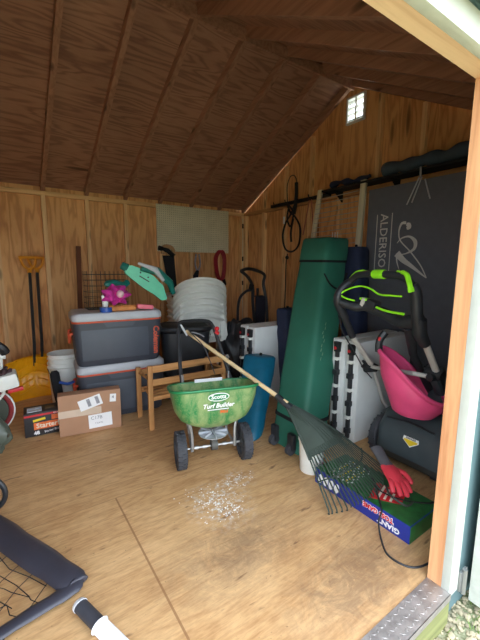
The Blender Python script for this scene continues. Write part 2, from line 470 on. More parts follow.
# skids under the floor and ground
bm = B(); bx(bm, XL, .06, OUT+.002, .06, -.16, -.03); struct('trim_7', bm, plain('dark_skid_timber', (88,80,62), .9))
bm = B(); bmesh.ops.create_grid(bm, x_segments=2, y_segments=2, size=25)
bmesh.ops.translate(bm, verts=bm.verts, vec=(0,0,-.13)); g = obj('ground', bm, GROUND); g['kind'] = 'structure'
bm = B()
for i in range(3600):
    x = random.uniform(-2.15, -.9); y = random.uniform(-4.3, -3.56)
    r = random.uniform(.004, .011)
    mt = M.Translation((x, y, -.13+r*.4)) @ M.Rotation(random.uniform(0, 6), 4, 'Z') @ M.Diagonal((r*random.uniform(.8,1.5), r, r*.7, 1))
    bmesh.ops.create_icosphere(bm, subdivisions=1, radius=1, matrix=mt)
tag(obj('gravel', bm, PEB), 'pale gravel stones outside the doorway beside the shed wall', 'gravel', kind='stuff')
bm = B()
for i in range(260):
    x = random.gauss(-1.47, .12); y = random.uniform(-3.95, -3.62)
    h = random.uniform(.015, .05); a = random.uniform(0, PI); dx = .002*math.cos(a); dy = .002*math.sin(a)
    q = [bm.verts.new((x-dx, y-dy, -.13)), bm.verts.new((x+dx, y+dy, -.13)), bm.verts.new((x+random.uniform(-.02,.02), y+random.uniform(-.02,.02), -.13+h))]
    bm.faces.new(q)
tag(obj('grass', bm, plain('grass_blade', (110,140,60), .8)), 'thin green weeds growing through the gravel by the doorway', 'grass', kind='stuff')
# powder spill
bm = B()
for cx, cy, sx, sy, n in ((-2.05,-2.70,.05,.07,130), (-2.12,-2.66,.05,.05,40), (-1.88,-2.61,.05,.04,50), (-2.03,-2.79,.035,.03,60)):
    for i in range(n):
        x = random.gauss(cx, sx); y = random.gauss(cy, sy); r = random.uniform(.001, .0038)
        mt = M.Translation((x, y, r*.3)) @ M.Rotation(random.uniform(0, 6), 4, 'Z') @ M.Diagonal((r*1.5, r, r*.45, 1))
        bmesh.ops.create_icosphere(bm, subdivisions=1, radius=1, matrix=mt)
tag(obj('spilled_powder', bm, POWDER), 'white crumbly powder spilled on the plywood floor in front of the spreader', 'powder', kind='stuff')
# ------------------------------------------------------------------ things on the back wall
p = tag(obj('pegboard', bx(B(), -1.27, -.26, -.014, -.002, 1.35, 1.9), PEG), 'cream perforated pegboard mounted on the back wall', 'pegboard')
# hand saw in a sheath / hanging dark tool with tan head
t = thing('hanging_saw', 'dark hanging saw with tan grip on the back wall at the pegboard corner', 'saw', (-1.15, -.03, .8))
bm = B(); prism(bm, [(-1.21,1.3), (-1.07,1.3), (-1.03,.8), (-1.12,.8)], .02, frame((0,-.02,0), (1,0,0), (0,0,1))); wp('blade_sheath', bm, DBLACK, t)
bm = B(); tube(bm, curve([(-1.22,-.05,1.32), (-1.2,-.05,1.4), (-1.1,-.05,1.39), (-1.07,-.05,1.3)], 5), .02, flat=1.3); wp('grip', bm, TANW, t)
bm = B(); tube(bm, [(-1.27,-.05,1.39), (-1.16,-.06,1.36), (-1.08,-.05,1.3)], .028); wp('bracket', bm, DBLACK, t)
t = thing('pliers', 'long dark pliers hanging below the pegboard on the back wall', 'pliers', (-.74, -.03, 1.1))
for s in (-1, 1):
    bm = B(); tube(bm, curve([(-.74,-.03,1.1), (-.74+s*.035,-.03,1.2), (-.74+s*.02,-.03,1.33)], 5), .012, 6); wp('handle', bm, PGREY, t)
bm = B(); tube(bm, [(-.74,-.03,1.12), (-.77,-.03,1.05), (-.78,-.03,.98)], [.02,.04,.03], 6); wp('jaw', bm, DBLACK, t)
bm = B()
for k in range(3):
    a = .02*k
    tube(bm, curve([(-.42+a,-.04-.01*k,1.38), (-.5+a,-.05,1.28), (-.47+a,-.05,1.04), (-.4+a,-.06,1.02), (-.36+a,-.04,1.26)], 5, True), .011, 6, True)
tag(obj('extension_cord', bm, plain('dark_red_cord', (150,30,42), .5)), 'dark red coiled cord hanging at the right end of the pegboard', 'cord')
bm = B(); tube(bm, [(-.36,-.04,1.0), (-.34,-.05,.95), (-.5,-.05,.9)], .03, 6)
tag(obj('hanging_strap', bm, DBLACK), 'black strap hanging under the red coiled cord', 'strap')
bm = B(); box(bm, (-2.165,-.03,.69), (.045,.02,1.37), M.Rotation(.03, 3, 'Y'))
tag(obj('wooden_board', bm, BROWNB), 'narrow dark brown board leaning on the back wall behind the cooler stack', 'board')
t = thing('fishing_rod', 'thin pale rod standing upright in the back right corner', 'rod', (-.07,-.09,.0))
bm = B(); tube(bm, [(-.08,-.1,0), (-.05,-.05,1.82)], .007, 6); wp('shaft', bm, plain('pale_rod', (216,204,170), .4), t)
for z in (.95, 1.28, 1.72):
    bm = B(); f = z/1.82; tube(bm, [(-.08+.03*f,-.1+.05*f,z-.03), (-.08+.03*f,-.1+.05*f,z+.03)], .011, 6); wp('ferrule', bm, DBLACK, t)
# ------------------------------------------------------------------ snow shovels
def shovel(dx, dy, label):
    t = thing('snow_shovel', label, 'shovel', (-2.66+dx, -.6+dy, 0), 0, 'snow shovels against the back wall')
    bm = B(); rows = []
    nu, nv = 24, 10
    for j in range(nv+1):
        vv = j/nv; r = []
        for i in range(nu+1):
            u = i/nu*2-1
            wdt = .19 + .025*vv
            x = u*wdt
            y = .03 + .16*vv - .07*math.sin(PI*vv*.8) + -.05*u*u + .007*math.cos((u*6-abs(u)*vv*3)*PI)*(vv*.8+.2)
            z = .335*vv - .02*(u*u)*vv
            r.append((x, y, z))
        rows.append(r)
    front = rows; back = [[(x, y+.006, z) for x, y, z in r] for r in rows]
    for rws, fl in ((front, 0), (back, 1)):
        loft(bm, rws, False, False, False)
    tube(bm, rows[-1], .006, 6); tube(bm, rows[0], .004, 6)
    tube(bm, [r[0] for r in rows], .006, 6); tube(bm, [r[-1] for r in rows], .006, 6)
    obj('blade', bm, YELLOW, t)
    bm = B()
    for s in (-1, 1):
        for k in range(4):
            z0 = .06+.065*k
            tube(bm, [(0.015*s, .03+.16*(z0+.05)/.335-.07*math.sin(PI*(z0+.05)/.335*.8)-.004, z0+.05), (s*.13, .03+.16*z0/.335-.07*math.sin(PI*z0/.335*.8)-.026, z0)], .0085, 6)
    obj('blade_rib', bm, YELLOW, t)
    bm = B(); tube(bm, [(0,.075,.22), (.012,.16,.36)], .018, 8); obj('socket', bm, YELLOW, t)
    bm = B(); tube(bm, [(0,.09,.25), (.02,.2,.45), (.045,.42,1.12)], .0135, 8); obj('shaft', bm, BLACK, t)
    bm = B()
    tube(bm, [(.045,.42,1.1), (.046,.425,1.14)], .02, 8)
    tube(bm, curve([(.046,.425,1.13), (.0,.43,1.17), (-.025,.435,1.245)], 4), .013, 8)
    tube(bm, curve([(.046,.425,1.13), (.09,.43,1.17), (.105,.435,1.245)], 4), .013, 8)
    tube(bm, [(-.035,.435,1.245), (.115,.435,1.245)], .015, 8)
    obj('grip', bm, YGRIP, t)
    return t
shovel(0, 0, 'yellow snow shovel in front with the taller amber grip, leaning on the back wall')
shovel(.07, .1, 'yellow snow shovel nested behind the other, its amber grip slightly lower and to the right')
# ------------------------------------------------------------------ coolers
def cooler(loc, rz, label, w_, d_, h, txt, lidz=.05):
    t = thing('cooler', label, 'cooler', loc, rz, 'stacked coolers')
    hb = h - .075
    bm = B(); rings = []
    for z, f, i in ((0,.9,.02), (.012,.93,0), (hb*.5,.965,0), (hb-.03,.985,0), (hb,.99,0)):
        rings.append(rrect(w_*f, d_*f, .05, z, 5))
    loft(bm, rings); obj('body', bm, CHAR, t)
    # recessed front panel frame
    bm = B(); yf = -d_/2*.985
    box(bm, (-.03, -d_/2*.955-.0035, hb*.5), (w_*.74, .01, hb*.72), M.Rotation(-.03, 3, 'X'), .004); obj('front_panel', bm, CHARD, t)
    bm = B(); loft(bm, [rrect(w_*.995, d_*.995, .05, hb+.001), rrect(w_*1.0, d_*1.0, .05, hb+.003), rrect(w_*1.0, d_*1.0, .05, hb+.012), rrect(w_*.995, d_*.995, .05, hb+.013)]); obj('orange_line', bm, ORANGE, t)
    bm = B(); loft(bm, [rrect(w_*.99, d_*.99, .05, hb+.014), rrect(w_*1.01, d_*1.01, .05, hb+.02), rrect(w_*1.0, d_*1.0, .05, h-.018), rrect(w_*.96, d_*.95, .05, h-.003), rrect(w_*.9, d_*.88, .05, h)]); lid = obj('lid', bm, LGREY, t)
    bm = B(); prism(bm, [(-.12,.0), (.12,.0), (.095,-.035), (-.095,-.035)], .008, frame((0, -d_/2-.002, hb+.002), (1,0,0), (0,0,1))); obj('latch', bm, CHARD, t)
    for s in (-1, 1):
        bm = B(); xx = s*w_/2
        tube(bm, curve([(xx*.96, -.09, hb*.75), (xx*1.03, -.09, hb*.72), (xx*1.04, 0, hb*.5), (xx*1.03, .09, hb*.72), (xx*.96, .09, hb*.75)], 5), .011, 6); obj('side_handle', bm, ORANGE if s < 0 else BLACK, t)
    if txt:
        text('lettering', 'Coleman', .062, frame((w_*.415, -d_/2*.965-.004, hb*.5), (0,.03,-1), (1,0,0)), ORANGE, t, world=False, bold=.0018)
    return t
cooler((-2.1, -1.21, 0), -.10, 'charcoal cooler with light grey lid, bottom of the stack behind the cardboard box', .66, .38, .425, False)
cooler((-2.115, -1.215, .426), -.10, 'charcoal cooler with orange brand lettering, top of the stack under the toys', .66, .38, .40, True)
# ------------------------------------------------------------------ toys on the cooler
ZT = .828
bm = B()
x0, x1, y0, y1 = -2.31, -2.0, -1.2, -1.04
for k in range(7):
    z = ZT + .004 + k*.045; tube(bm, [(x0,y0,z), (x1,y0,z), (x1,y1,z), (x0,y1,z)], .0016, 4, True)
for k in range(10):
    x = x0+(x1-x0)*k/9
    for y in (y0, y1): tube(bm, [(x,y,ZT+.002), (x,y,ZT+.3)], .0014, 4)
for k in range(5):
    y = y0+(y1-y0)*k/4
    for x in (x0, x1): tube(bm, [(x,y,ZT+.002), (x,y,ZT+.3)], .0014, 4)
for k in range(6):
    y = y0+(y1-y0)*k/5; tube(bm, [(x0,y,ZT+.002), (x1,y,ZT+.002)], .0014, 4)
tag(obj('wire_basket', bm, WIRE), 'thin dark wire basket on the upper cooler by the back wall', 'basket')
t = thing('foil_pinwheel', 'pink and purple foil toy with pale centre lying on the upper cooler', 'toy', (-2.13, -1.3, ZT))
bm = B()
for k in range(7):
    a = 2*PI*k/7; c0 = V((-2.13, -1.3, ZT+.12)); p1 = c0+V((math.cos(a)*.115, -.02, math.sin(a)*.085)); p2 = c0+V((math.cos(a+.7)*.06, .03, math.sin(a+.7)*.055))
    tube(bm, [c0, (p1+c0)/2+V((0,-.03,0)), p1], [.03,.034,.008], 6); tube(bm, [p1, p2, c0], [.006,.02,.02], 5)
wp('petal', bm, MAGEN, t)
bm = B(); bmesh.ops.create_uvsphere(bm, u_segments=10, v_segments=6, radius=.03, matrix=M.Translation((-2.11,-1.36,ZT+.13))); wp('centre', bm, plain('pale_pink_foil', (240,190,200), .4, var=.3), t)
bm = B(); tube(bm, [(-2.16,-1.34,ZT+.03), (-2.2,-1.36,ZT+.02), (-2.0,-1.36,ZT+.02), (-1.99,-1.33,ZT+.03)], [.02,.024,.022,.012], 6); wp('stick', bm, plain('orange_tan_toy', (200,130,70), .6, var=.3), t)
bm = B(); tube(bm, curve([(-2.2,-1.28,ZT+.2), (-2.12,-1.25,ZT+.21), (-2.05,-1.24,ZT+.19), (-2.0,-1.22,ZT+.22)], 4), [.012]+[.026]*11+[.01], 6); tag(obj('toy_fish', bm, DTEAL), 'dark teal plastic toy poking up behind the pink foil toy', 'toy')
bm = B(); lathe(bm, [(.028,0), (.045,0), (.045,.035), (.028,.035)], 16, M.Translation((-2.22,-1.36,ZT)) )
tag(obj('tape_roll', bm, BTAPE), 'blue roll of tape on the front left of the upper cooler', 'tape')
bm = B(); tube(bm, [(-2.215,-1.32,ZT+.02), (-2.21,-1.31,ZT+.07), (-2.23,-1.31,ZT+.12)], [.02,.024,.008], 8)
tag(obj('small_bottle', bm, WPLAST), 'small white bottle standing behind the blue tape roll', 'bottle')
t = thing('water_blaster', 'mint green toy water gun lying diagonally on the upper cooler', 'toy gun', (-1.9, -1.3, ZT))
ax = V((.34, -.05, -.22)); st = V((-2.04, -1.28, 1.165))
bm = B(); fr = frame(st, ax, (0,0,1))
prism(bm, [(0,-.01), (.03,.035), (.12,.055), (.22,.055), (.33,.03), (.42,-.05), (.38,-.085), (.3,-.065), (.2,-.07), (.08,-.055), (.02,-.045)], .05, fr @ M.Translation((0,0,-.025)))
bmesh.ops.bevel(bm, geom=bm.edges[:], offset=.006, segments=2, affect='EDGES'); wp('body', bm, MINT, t)
bm = B(); tube(bm, [fr @ V(q) for q in ((-.03,-.005,0), (.02,0,0))], [.028,.034], 8); wp('nozzle', bm, DTEAL, t)
bm = B(); tube(bm, [fr @ V(q) for q in ((.1,.06,.05), (.22,.1,.05), (.36,.08,.03), (.44,.02,.0))], [.03,.035,.03,.02], 8); wp('tank', bm, DTEAL, t)
bm = B(); box(bm, fr @ V((.17,-.005,.028)), (.09,.008,.004), fr.to_3x3()); 
for k in range(2): bmesh.ops.create_uvsphere(bm, u_segments=6, v_segments=4, radius=.007, matrix=M.Translation(fr @ V((.12+.07*k,.022,.027))))
wp('decal', bm, BLACK, t)
bm = B(); tube(bm, [fr @ V(q) for q in ((.06,.07,.07), (.2,.1,.07), (.3,.06,.07))], [.01,.026,.012], 8)
tag(obj('toy_paddle', bm, LGREY), 'pale grey toy lying behind the mint water gun', 'toy')
bm = B(); box(bm, (-1.92,-1.36,ZT+.022), (.13,.05,.036), M.Rotation(.12, 3, 'Y'), .01)
tag(obj('pink_box', bm, plain('salmon_pink_plastic', (236,120,136), .5)), 'salmon pink toy piece beneath the mint water gun', 'toy')
# ------------------------------------------------------------------ boxes on the left
t = thing('cardboard_box', 'brown cardboard shipping box with white labels in front of the coolers', 'box', (-2.4, -1.52, 0), -.153)
bm = B(); box(bm, (0,0,.148), (.405,.09,.292), None, .006); obj('carton', bm, CARD, t)
bm = B(); bx(bm, -.204, .07, -.0465, -.0455, .135, .185); bx(bm, -.2045,-.2035,-.0465,.046,.135,.185); obj('tape_strip', bm, TAPE, t)
def label(c, s, a, m=PAPER, name='label', y=-.0475): 
    bm = B(); box(bm, (c[0], y, c[1]), (s[0], .0012, s[1]), M.Rotation(a, 3, 'Y')); return obj(name, bm, m, t)
label((0.0,.222), (.15,.078), -.26); label((.06,.082), (.155,.1), -.03); label((.15,.235), (.042,.058), .08)
for dx in (-.01, .045):
    label((dx,.225+dx*.25), (.022,.055), -.26, PGREY, 'barcode', -.0487)
text('lettering', 'C17B', .034, frame((.035,-.0487,.105), (1,0,0), (0,0,1)), PGREY, t, world=False)
text('lettering', '7 DAYS', .016, frame((.05,-.0487,.065), (1,0,0), (0,0,1)), PGREY, t, world=False)
text('lettering', '4', .03, frame((.15,-.0487,.24), (1,0,0), (0,0,1)), GREYB, t, world=False)
t = thing('battery_box', 'black printed box with orange panel left of the cardboard box', 'box', (-2.69, -1.36, 0), -.06)
bm = B(); bx(bm, -.11, .15, -.06, .09, .002, .17, .003); obj('carton', bm, GREYB, t)
bm = B(); bx(bm, -.11, .15, -.0615, -.0605, .145, .158); obj('red_band', bm, REDP, t)
bm = B(); bx(bm, -.055, .12, -.0617, -.0605, .05, .098); obj('orange_panel', bm, OPRINT, t)
bm = B(); bx(bm, .055, .1, -.0617, -.0605, .105, .14, .0004); obj('flame_picture', bm, OPRINT, t)
bm = B(); box(bm, (-.02, -.061, .118), (.075,.001,.016), M.Rotation(-.12, 3, 'Y')); obj('yellow_band', bm, YPRINT, t)
text('lettering', 'Starter!', .046, frame((.03,-.0625,.074), (1,0,0), (0,0,1)), CREAM, t, world=False, bold=.001)
text('lettering', '48', .034, frame((-.04,-.0625,.025), (1,0,.1), (0,0,1)), PAPER, t, world=False, bold=.0015)
text('lettering', 'Starter Sticks', .02, frame((.06,-.0625,.03), (1,0,.1), (0,0,1)), PAPER, t, world=False)
text('lettering', 'QUICK &', .016, frame((.1,-.0625,.152), (1,0,0), (0,0,1)), PAPER, t, world=False)
bm = B()
for k in range(2): bx(bm, -.09, -.0, -.04+.05*k, -.01+.05*k, .1705, .177, .001)
obj('grey_strip', bm, LGREY, t)
bm = B(); bx(bm, .02, .08, -.01, .04, .1705, .173); bx(bm, .1, .14, -.04, .06, .1705, .173); obj('top_print', bm, plain('brown_print', (110,90,60), .6, var=.3), t)
# white buckets nested behind
def bucket(name, x, y, z, r, h, label, cat='bucket', mat=WPLAST, handle=True, group=None):
    t = thing(name, label, cat, (x, y, z), 0, group)
    bm = B(); lathe(bm, [(r*.86,0), (r*.9,.006), (r,h-.05), (r*1.0,h-.046), (r*1.07,h-.044), (r*1.07,h-.036), (r*1.0,h-.03), (r*1.0,h-.012), (r*1.06,h-.01), (r*1.06,h), (r*.97,h), (r*.9,.02)], 28)
    obj('pail', bm, mat, t)
    if handle:
        bm = B(); tube(bm, curve([(-r*1.05,0,h-.05), (-r*.8,-r*.8,h-.12), (0,-r*1.1,h-.17), (r*.8,-r*.8,h-.12), (r*1.05,0,h-.05)], 5), .0028, 5); obj('bail_handle', bm, BLACK, t)
    return t
bucket('bucket', -2.455, -.82, 0, .125, .36, 'white lidless bucket, lower of the nested pair left of the coolers')
bucket('bucket', -2.455, -.82, .075, .122, .36, 'white bucket nested on top of another left of the coolers', handle=False)
bm = B(); tube(bm, curve([(-2.56,-1.02,.34), (-2.55,-1.04,.22), (-2.53,-1.04,.08), (-2.5,-1.04,.02)], 4), [.02]+[.035]*11+[.03], 8)
tag(obj('black_pouch', bm, DBLACK), 'black cloth pouch hanging between the shovels and the buckets', 'pouch')
bm = B(); tube(bm, curve([(-2.53,-1.06,.25), (-2.48,-1.1,.24), (-2.43,-1.1,.25)], 4), .012, 6)
tag(obj('blue_strap', bm, BTAPE), 'blue strap in front of the white buckets', 'strap')
# ------------------------------------------------------------------ left edge: ride on toy with bin
t = thing('ride_on_toy', 'red wheeled toy with white tray at the left edge beside the shovels', 'ride-on toy', (-3.0, -1.25, 0))
bm = B(); ctr = V((-3.01,-1.22,.17))
ring = lambda r, rr, y=0, n=28: tube(B(), [ctr+V((math.cos(2*PI*k/n)*r, y, math.sin(2*PI*k/n)*r)) for k in range(n)], rr, 8, True)
wp('tyre', ring(.15, .02), plain('dark_red_tyre', (150,52,54), .6), t); wp('rim_band', ring(.165, .006, -.012), WPLAST, t)
bm = B(); tube(bm, [ctr+V((0,-.02,0)), ctr+V((0,.02,0))], .13, 20); wp('wheel_disc', bm, plain('dark_olive_plastic', (66,72,60), .6), t)
bm = B(); box(bm, (-2.96,-1.3,.385), (.3,.16,.1), M.Rotation(-.16, 3, 'Y'), .02); wp('tray', bm, WPLAST, t)
bm = B(); box(bm, (-2.83,-1.31,.325), (.09,.03,.025), M.Rotation(-.12, 3, 'Y'), .006); wp('red_trim', bm, REDP, t)
bm = B(); tube(bm, [(-2.9,-1.27,.56), (-2.9,-1.27,.3), (-3.0,-1.24,.17)], .012, 8); wp('stem', bm, WPLAST, t)
bm = B(); tube(bm, curve([(-3.05,-1.27,.66), (-2.95,-1.27,.66), (-2.89,-1.28,.62), (-2.87,-1.27,.58)], 4), .03, 8); wp('handlebar', bm, BLACK, t)
bm = B(); tube(bm, [(-3.05,-1.27,.565), (-2.87,-1.27,.555)], .017, 8); wp('crossbar', bm, WPLAST, t)
bm = B()
for k in range(14):
    c0 = V((random.uniform(-3.06,-2.86), random.uniform(-1.34,-1.26), .445))
    tube(bm, [c0, c0+V((random.uniform(-.03,.04), -.01, random.uniform(.0,.05)))], [.022,.01], 6)
tag(obj('dried_leaves', bm, plain('dark_purple_brown', (74,48,52), .8, var=.4)), 'dark purple-brown leafy heap in the white tray at the left edge', 'leaves', kind='stuff')
bm = B(); bmesh.ops.create_icosphere(bm, subdivisions=4, radius=1)
for v_ in bm.verts:
    n_ = v_.co.normalized(); k = 1+.12*math.sin(9*n_.x+4*n_.z)+.08*math.sin(17*n_.y-6*n_.z)
    v_.co = V((-3.005,-1.48,.09)) + V((n_.x*.115*k, n_.y*.12*k, max(-.088, n_.z*.115*k)))
tag(obj('plastic_bag', bm, DUSTG), 'crumpled grey-green plastic bag on the floor at the left edge', 'bag')
# toy wheel lower left
t = thing('cart_wheel', 'black wheel rim standing at the left edge above the net', 'wheel', (-3.0,-2.18,0))
c0 = V((-3.02,-2.17,.105))
wp('tyre', tube(B(), [c0+V((0.15*.4*math.cos(2*PI*k/28)*1.6, -.04*math.cos(2*PI*k/28), math.sin(2*PI*k/28)*.092)) for k in range(28)], .012, 8, True), BLACK, t)
wp('hub', tube(B(), [c0+V((.0,-.02,0)), c0+V((.0,.02,0))], .02, 10), PGREY, t)
# ------------------------------------------------------------------ net goal and bat handle in the foreground
t = thing('folding_net', 'folding sports net with black vinyl sleeve frame lying in the lower left corner', 'net', (-2.9,-2.8,0))
outer = [(-3.3,-1.62), (-3.12,-1.98), (-2.95,-2.3), (-2.715,-2.79), (-2.70,-2.84), (-2.725,-2.865), (-2.95,-2.925), (-3.3,-3.02)]
cen = [(-3.32,-1.66), (-3.15,-2.01), (-2.98,-2.34), (-2.755,-2.79), (-2.737,-2.835), (-2.765,-2.86), (-2.96,-2.90), (-3.31,-3.0)]
wid = [.062,.062,.062,.052,.034,.03,.024,.024]
pc = curve([(x,y,.036) for x, y in cen], 6); wr = []
for i in range(len(pc)):
    f = i/6; a = min(int(f), 6); wr.append(wid[a]+(wid[a+1]-wid[a])*(f-a) if a < 7 else wid[7])
wr = [w_*(1+.05*math.sin(i*2.1)) for i, w_ in enumerate(wr)]
bm = B(); tube(bm, pc, wr, 12, flat=.42); wp('sleeve', bm, NETBK, t)
bm = B()
import itertools
def wob(a, b_, n=6, s=.012):
    a, b_ = V(a), V(b_); out = [a]
    for k in range(1, n): out.append(a.lerp(b_, k/n)+V((random.uniform(-s,s), random.uniform(-s,s), random.uniform(-.004,.004))))
    return out+[b_]
inner = [(-3.28,-1.9), (-3.1,-2.2), (-2.99,-2.42), (-2.81,-2.77)]
def ipt(f):      # point along the long sleeve's inner edge
    k = f*3; a = min(int(k), 2); p, q = inner[a], inner[a+1]; return (p[0]+(q[0]-p[0])*(k-a), p[1]+(q[1]-p[1])*(k-a), .03)
for k in range(15):
    p = ipt(k/14); tube(bm, wob(p, (p[0]-.34, p[1]-.32, .012)), .0017, 4)
for k in range(12):
    o = .018+.052*k; tube(bm, wob((-3.3-o*.5,-1.9-o*.6,.02), (-2.8-o*1.02,-2.77-o*.28,.02), 10), .0017, 4)
for k in range(7):
    x = -2.84-.06*k; tube(bm, wob((x,-2.855-(-2.84-x)*.26,.03), (x-.12, -2.68-(-2.84-x)*.3,.015), 5, .016), .0017, 4)
wp('netting', bm, NETC, t)
t = thing('bat', 'white-capped dark grip of a bat lying at the bottom left edge', 'bat', (-2.7,-3.0,0))
a = V((-2.735,-2.918,.024)); b_ = V((-2.695,-3.03,.024)); c0 = V((-2.61,-3.26,.024)); dd = (c0-a).normalized()
bm = B(); tube(bm, [a-dd*.008, a, a+dd*.012], [.014,.024,.026], 12, flat=.8); wp('end_cap', bm, BATW, t)
bm = B(); tube(bm, [a+dd*.012, b_], .0235, 12, flat=.8); wp('grip', bm, plain('charcoal_grip', (62,64,72), .6), t)
bm = B(); tube(bm, [b_, b_+dd*.006, b_+dd*.012, c0], [.022,.031,.026,.025], 12, flat=.8); wp('shaft', bm, BATW, t)
# ------------------------------------------------------------------ white chair stack
def chair(loc, rz, label):
    t = thing('resin_chair', label, 'chair', loc, rz, 'stacked white resin chairs')
    N = 30; R0 = .318
    def rim(a):
        return max(.52, .69 - .26*(1-math.cos(a)))
    def P(a, z, top):
        fl = (z-.42)/.3
        r = R0*(.68+.36*fl)
        return V((r*math.sin(a)*1.02, -r*math.cos(a)*.92, z))
    A = [(-1.55+3.1*k/N) for k in range(N+1)]
    bm = B(); lo = [P(a, rim(a)-.11, 0) for a in A]; hi = [P(a, rim(a), 0) for a in A]
    def off(p, d_): n_ = V((p.x, p.y, 0)).normalized(); return p - n_*d_
    loft(bm, [lo, hi, [off(p,.012) for p in hi], [off(p,.012) for p in lo], lo], False, False, False)
    lip = [p+V((p.x,p.y,0)).normalized()*.028+V((0,0,.002)) for p in hi]
    loft(bm, [[p-V((0,0,.02)) for p in hi], lip], False, False, False); tube(bm, lip, .0125, 8); obj('backrest', bm, WPLAST, t)
    bm = B()
    for k in range(5, N-4, 2):
        a = A[k]; p0 = P(a, .43, 0); p1 = P(a, rim(a)-.1, 0)
        tube(bm, [p0, p1], .011, 6)
    obj('back_slats', bm, WPLAST, t)
    bm = B(); rows = []
    for j in range(8):
        y = -.22+.42*j/7; rows.append([(x*.225*(1+.1*j/7), y, .425-.012*(1-x*x)+.01*math.sin(j/7*PI*1.2)) for x in [(-1+i/4) for i in range(9)]])
    loft(bm, rows, False, False, False)
    loft(bm, [[(x, y, z-.01) for x, y, z in r] for r in rows], False, False, False)
    tube(bm, [rows[0][0]]+[r[0] for r in rows[1:]]+rows[-1][1:]+[r[-1] for r in rows[-2::-1]]+rows[0][-2:0:-1], .01, 6, True)
    obj('seat', bm, WPLAST, t)
    for s in (-1, 1):
        e = hi[0] if s < 0 else hi[-1]
        bm = B(); tube(bm, curve([e, (s*.295, .1, e.z+.0), (s*.29, .22, e.z-.02), (s*.265, .26, e.z-.08)], 5), .026, 8, flat=.45); obj('armrest', bm, WPLAST, t)
        bm = B(); tube(bm, [(s*.265,.25,e.z-.05), (s*.245,.235,.4), (s*.265,.27,0.0)], [.02,.024,.02], 8, flat=.6); obj('leg', bm, WPLAST, t)
        bm = B(); tube(bm, [(s*.2,-.2,.44), (s*.235,-.25,.2), (s*.255,-.29,0.0)], [.026,.024,.02], 8, flat=.6); obj('leg', bm, WPLAST, t)
    return t
CP = V((-1.14, -.80, 0)); CA = -.32
names = ['lowest', 'second from the bottom', 'third from the bottom', 'middle', 'third from the top', 'second from the top', 'topmost']
ch0 = chair(tuple(CP), CA, 'white resin garden chair, lowest of the stack behind the black bin')
for k in range(1, 7):
    dup(ch0, (CP.x + .004*k*math.sin(-CA)*1, CP.y+.004*k, .061*k), CA, 'white resin garden chair, %s of the stack behind the black bin' % names[k])
# ------------------------------------------------------------------ black bin
t = thing('trash_bin', 'black plastic bin behind the wooden rack, in front of the chair stack', 'bin', (-1.52, -1.24, 0), -.3)
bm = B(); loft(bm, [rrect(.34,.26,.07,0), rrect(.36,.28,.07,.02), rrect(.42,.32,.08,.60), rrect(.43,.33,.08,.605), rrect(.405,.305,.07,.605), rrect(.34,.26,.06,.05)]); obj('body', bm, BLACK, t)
bm = B(); tube(bm, rrect(.44,.34,.09,.635,6), .022, 8, True); obj('rim', bm, BLACK, t)
bm = B(); loft(bm, [rrect(.42,.32,.08,.645), rrect(.38,.29,.08,.652)]); obj('lid', bm, DBLACK, t)
bm = B(); tube(bm, curve([(.0,-.135,.62), (.09,-.2,.60), (.14,-.19,.57)], 4), .005, 6)
obj('bail', bm, LGREY, t)
# ------------------------------------------------------------------ pine rack
t = thing('wooden_rack', 'small slatted pine rack behind the green spreader', 'rack', (-1.74,-1.64,0), -.02)
for x in (-.3, .3):
    for y in (-.13, .14):
        bm = B(); bx(bm, x-.018, x+.018, y-.012, y+.012, 0, .475 if y < 0 else .40, .003); obj('leg', bm, RACK, t)
for z, h in ((.425,.05), (.33,.045), (.22,.03)):
    bm = B(); bx(bm, -.285, .3, -.147, -.132, z, z+h, .002); obj('front_slat', bm, RACKX, t)
for z in (.34, .2): 
    bm = B(); bx(bm, -.28, .28, .128, .14, z, z+.04, .002); obj('back_slat', bm, RACKX, t)
for z in (.24,):
    for k in range(4):
        bm = B(); bx(bm, -.28, .28, -.12+.06*k, -.09+.06*k, z-.012, z, .001); obj('shelf_slat', bm, RACKX, t)
for x in (-.3, .3):
    bm = B(); tube(bm, [(x*.98,-.12,.37), (x*.98,.13,.36)], .012, 6); obj('side_rail', bm, RACK, t)
# ------------------------------------------------------------------ spreader
RZ = -.295
t = thing('lawn_spreader', 'green two-wheeled lawn spreader with printed hopper in the middle of the floor', 'spreader', (-1.887,-2.376,0), RZ)
bm = B()
loft(bm, [rrect(.16,.11,.05,.248), rrect(.22,.14,.06,.258), rrect(.31,.18,.08,.277), rrect(.40,.225,.09,.31), rrect(.455,.25,.09,.365), rrect(.48,.268,.075,.44), rrect(.495,.275,.08,.505),
          rrect(.47,.25,.075,.505), rrect(.44,.24,.08,.45), rrect(.36,.19,.07,.42)], True, True)
def tilt(bm):
    for v_ in bm.verts:
        if v_.co.z > .3: v_.co.z -= (v_.co.y+.13)*.16*min(1, (v_.co.z-.3)/.15)
    return bm
tilt(bm)
hop = obj('hopper', bm, GREENH, t)
bm = B(); tube(bm, rrect(.505,.285,.085,.503,6), .0085, 8, True); tilt(bm); obj('rim', bm, GREENL, hop)
bm = B(); bx(bm, -.085, .09, .125, .129, .43, .485, .001); obj('white_label', bm, PAPER, hop)
nf = frame((.0,-.1675,.455), (1,0,0), (0,-.13,1))
def hf(x, y): return frame((x, -.1405-(y-.46)*.11+.0, y), (1,0,0), (0,-.11,1))
bm = B(); tube(bm, [hf(.0+math.cos(a)*.058, .462+math.sin(a)*.022).to_translation() for a in [2*PI*k/24 for k in range(24)]], .0028, 5, True); obj('logo_oval', bm, PAPER, hop)
bm = B(); prism(bm, [(math.cos(a)*.055, math.sin(a)*.02) for a in [2*PI*k/24 for k in range(24)]], .0015, hf(.0,.462)); obj('logo_field', bm, GREENL, hop)
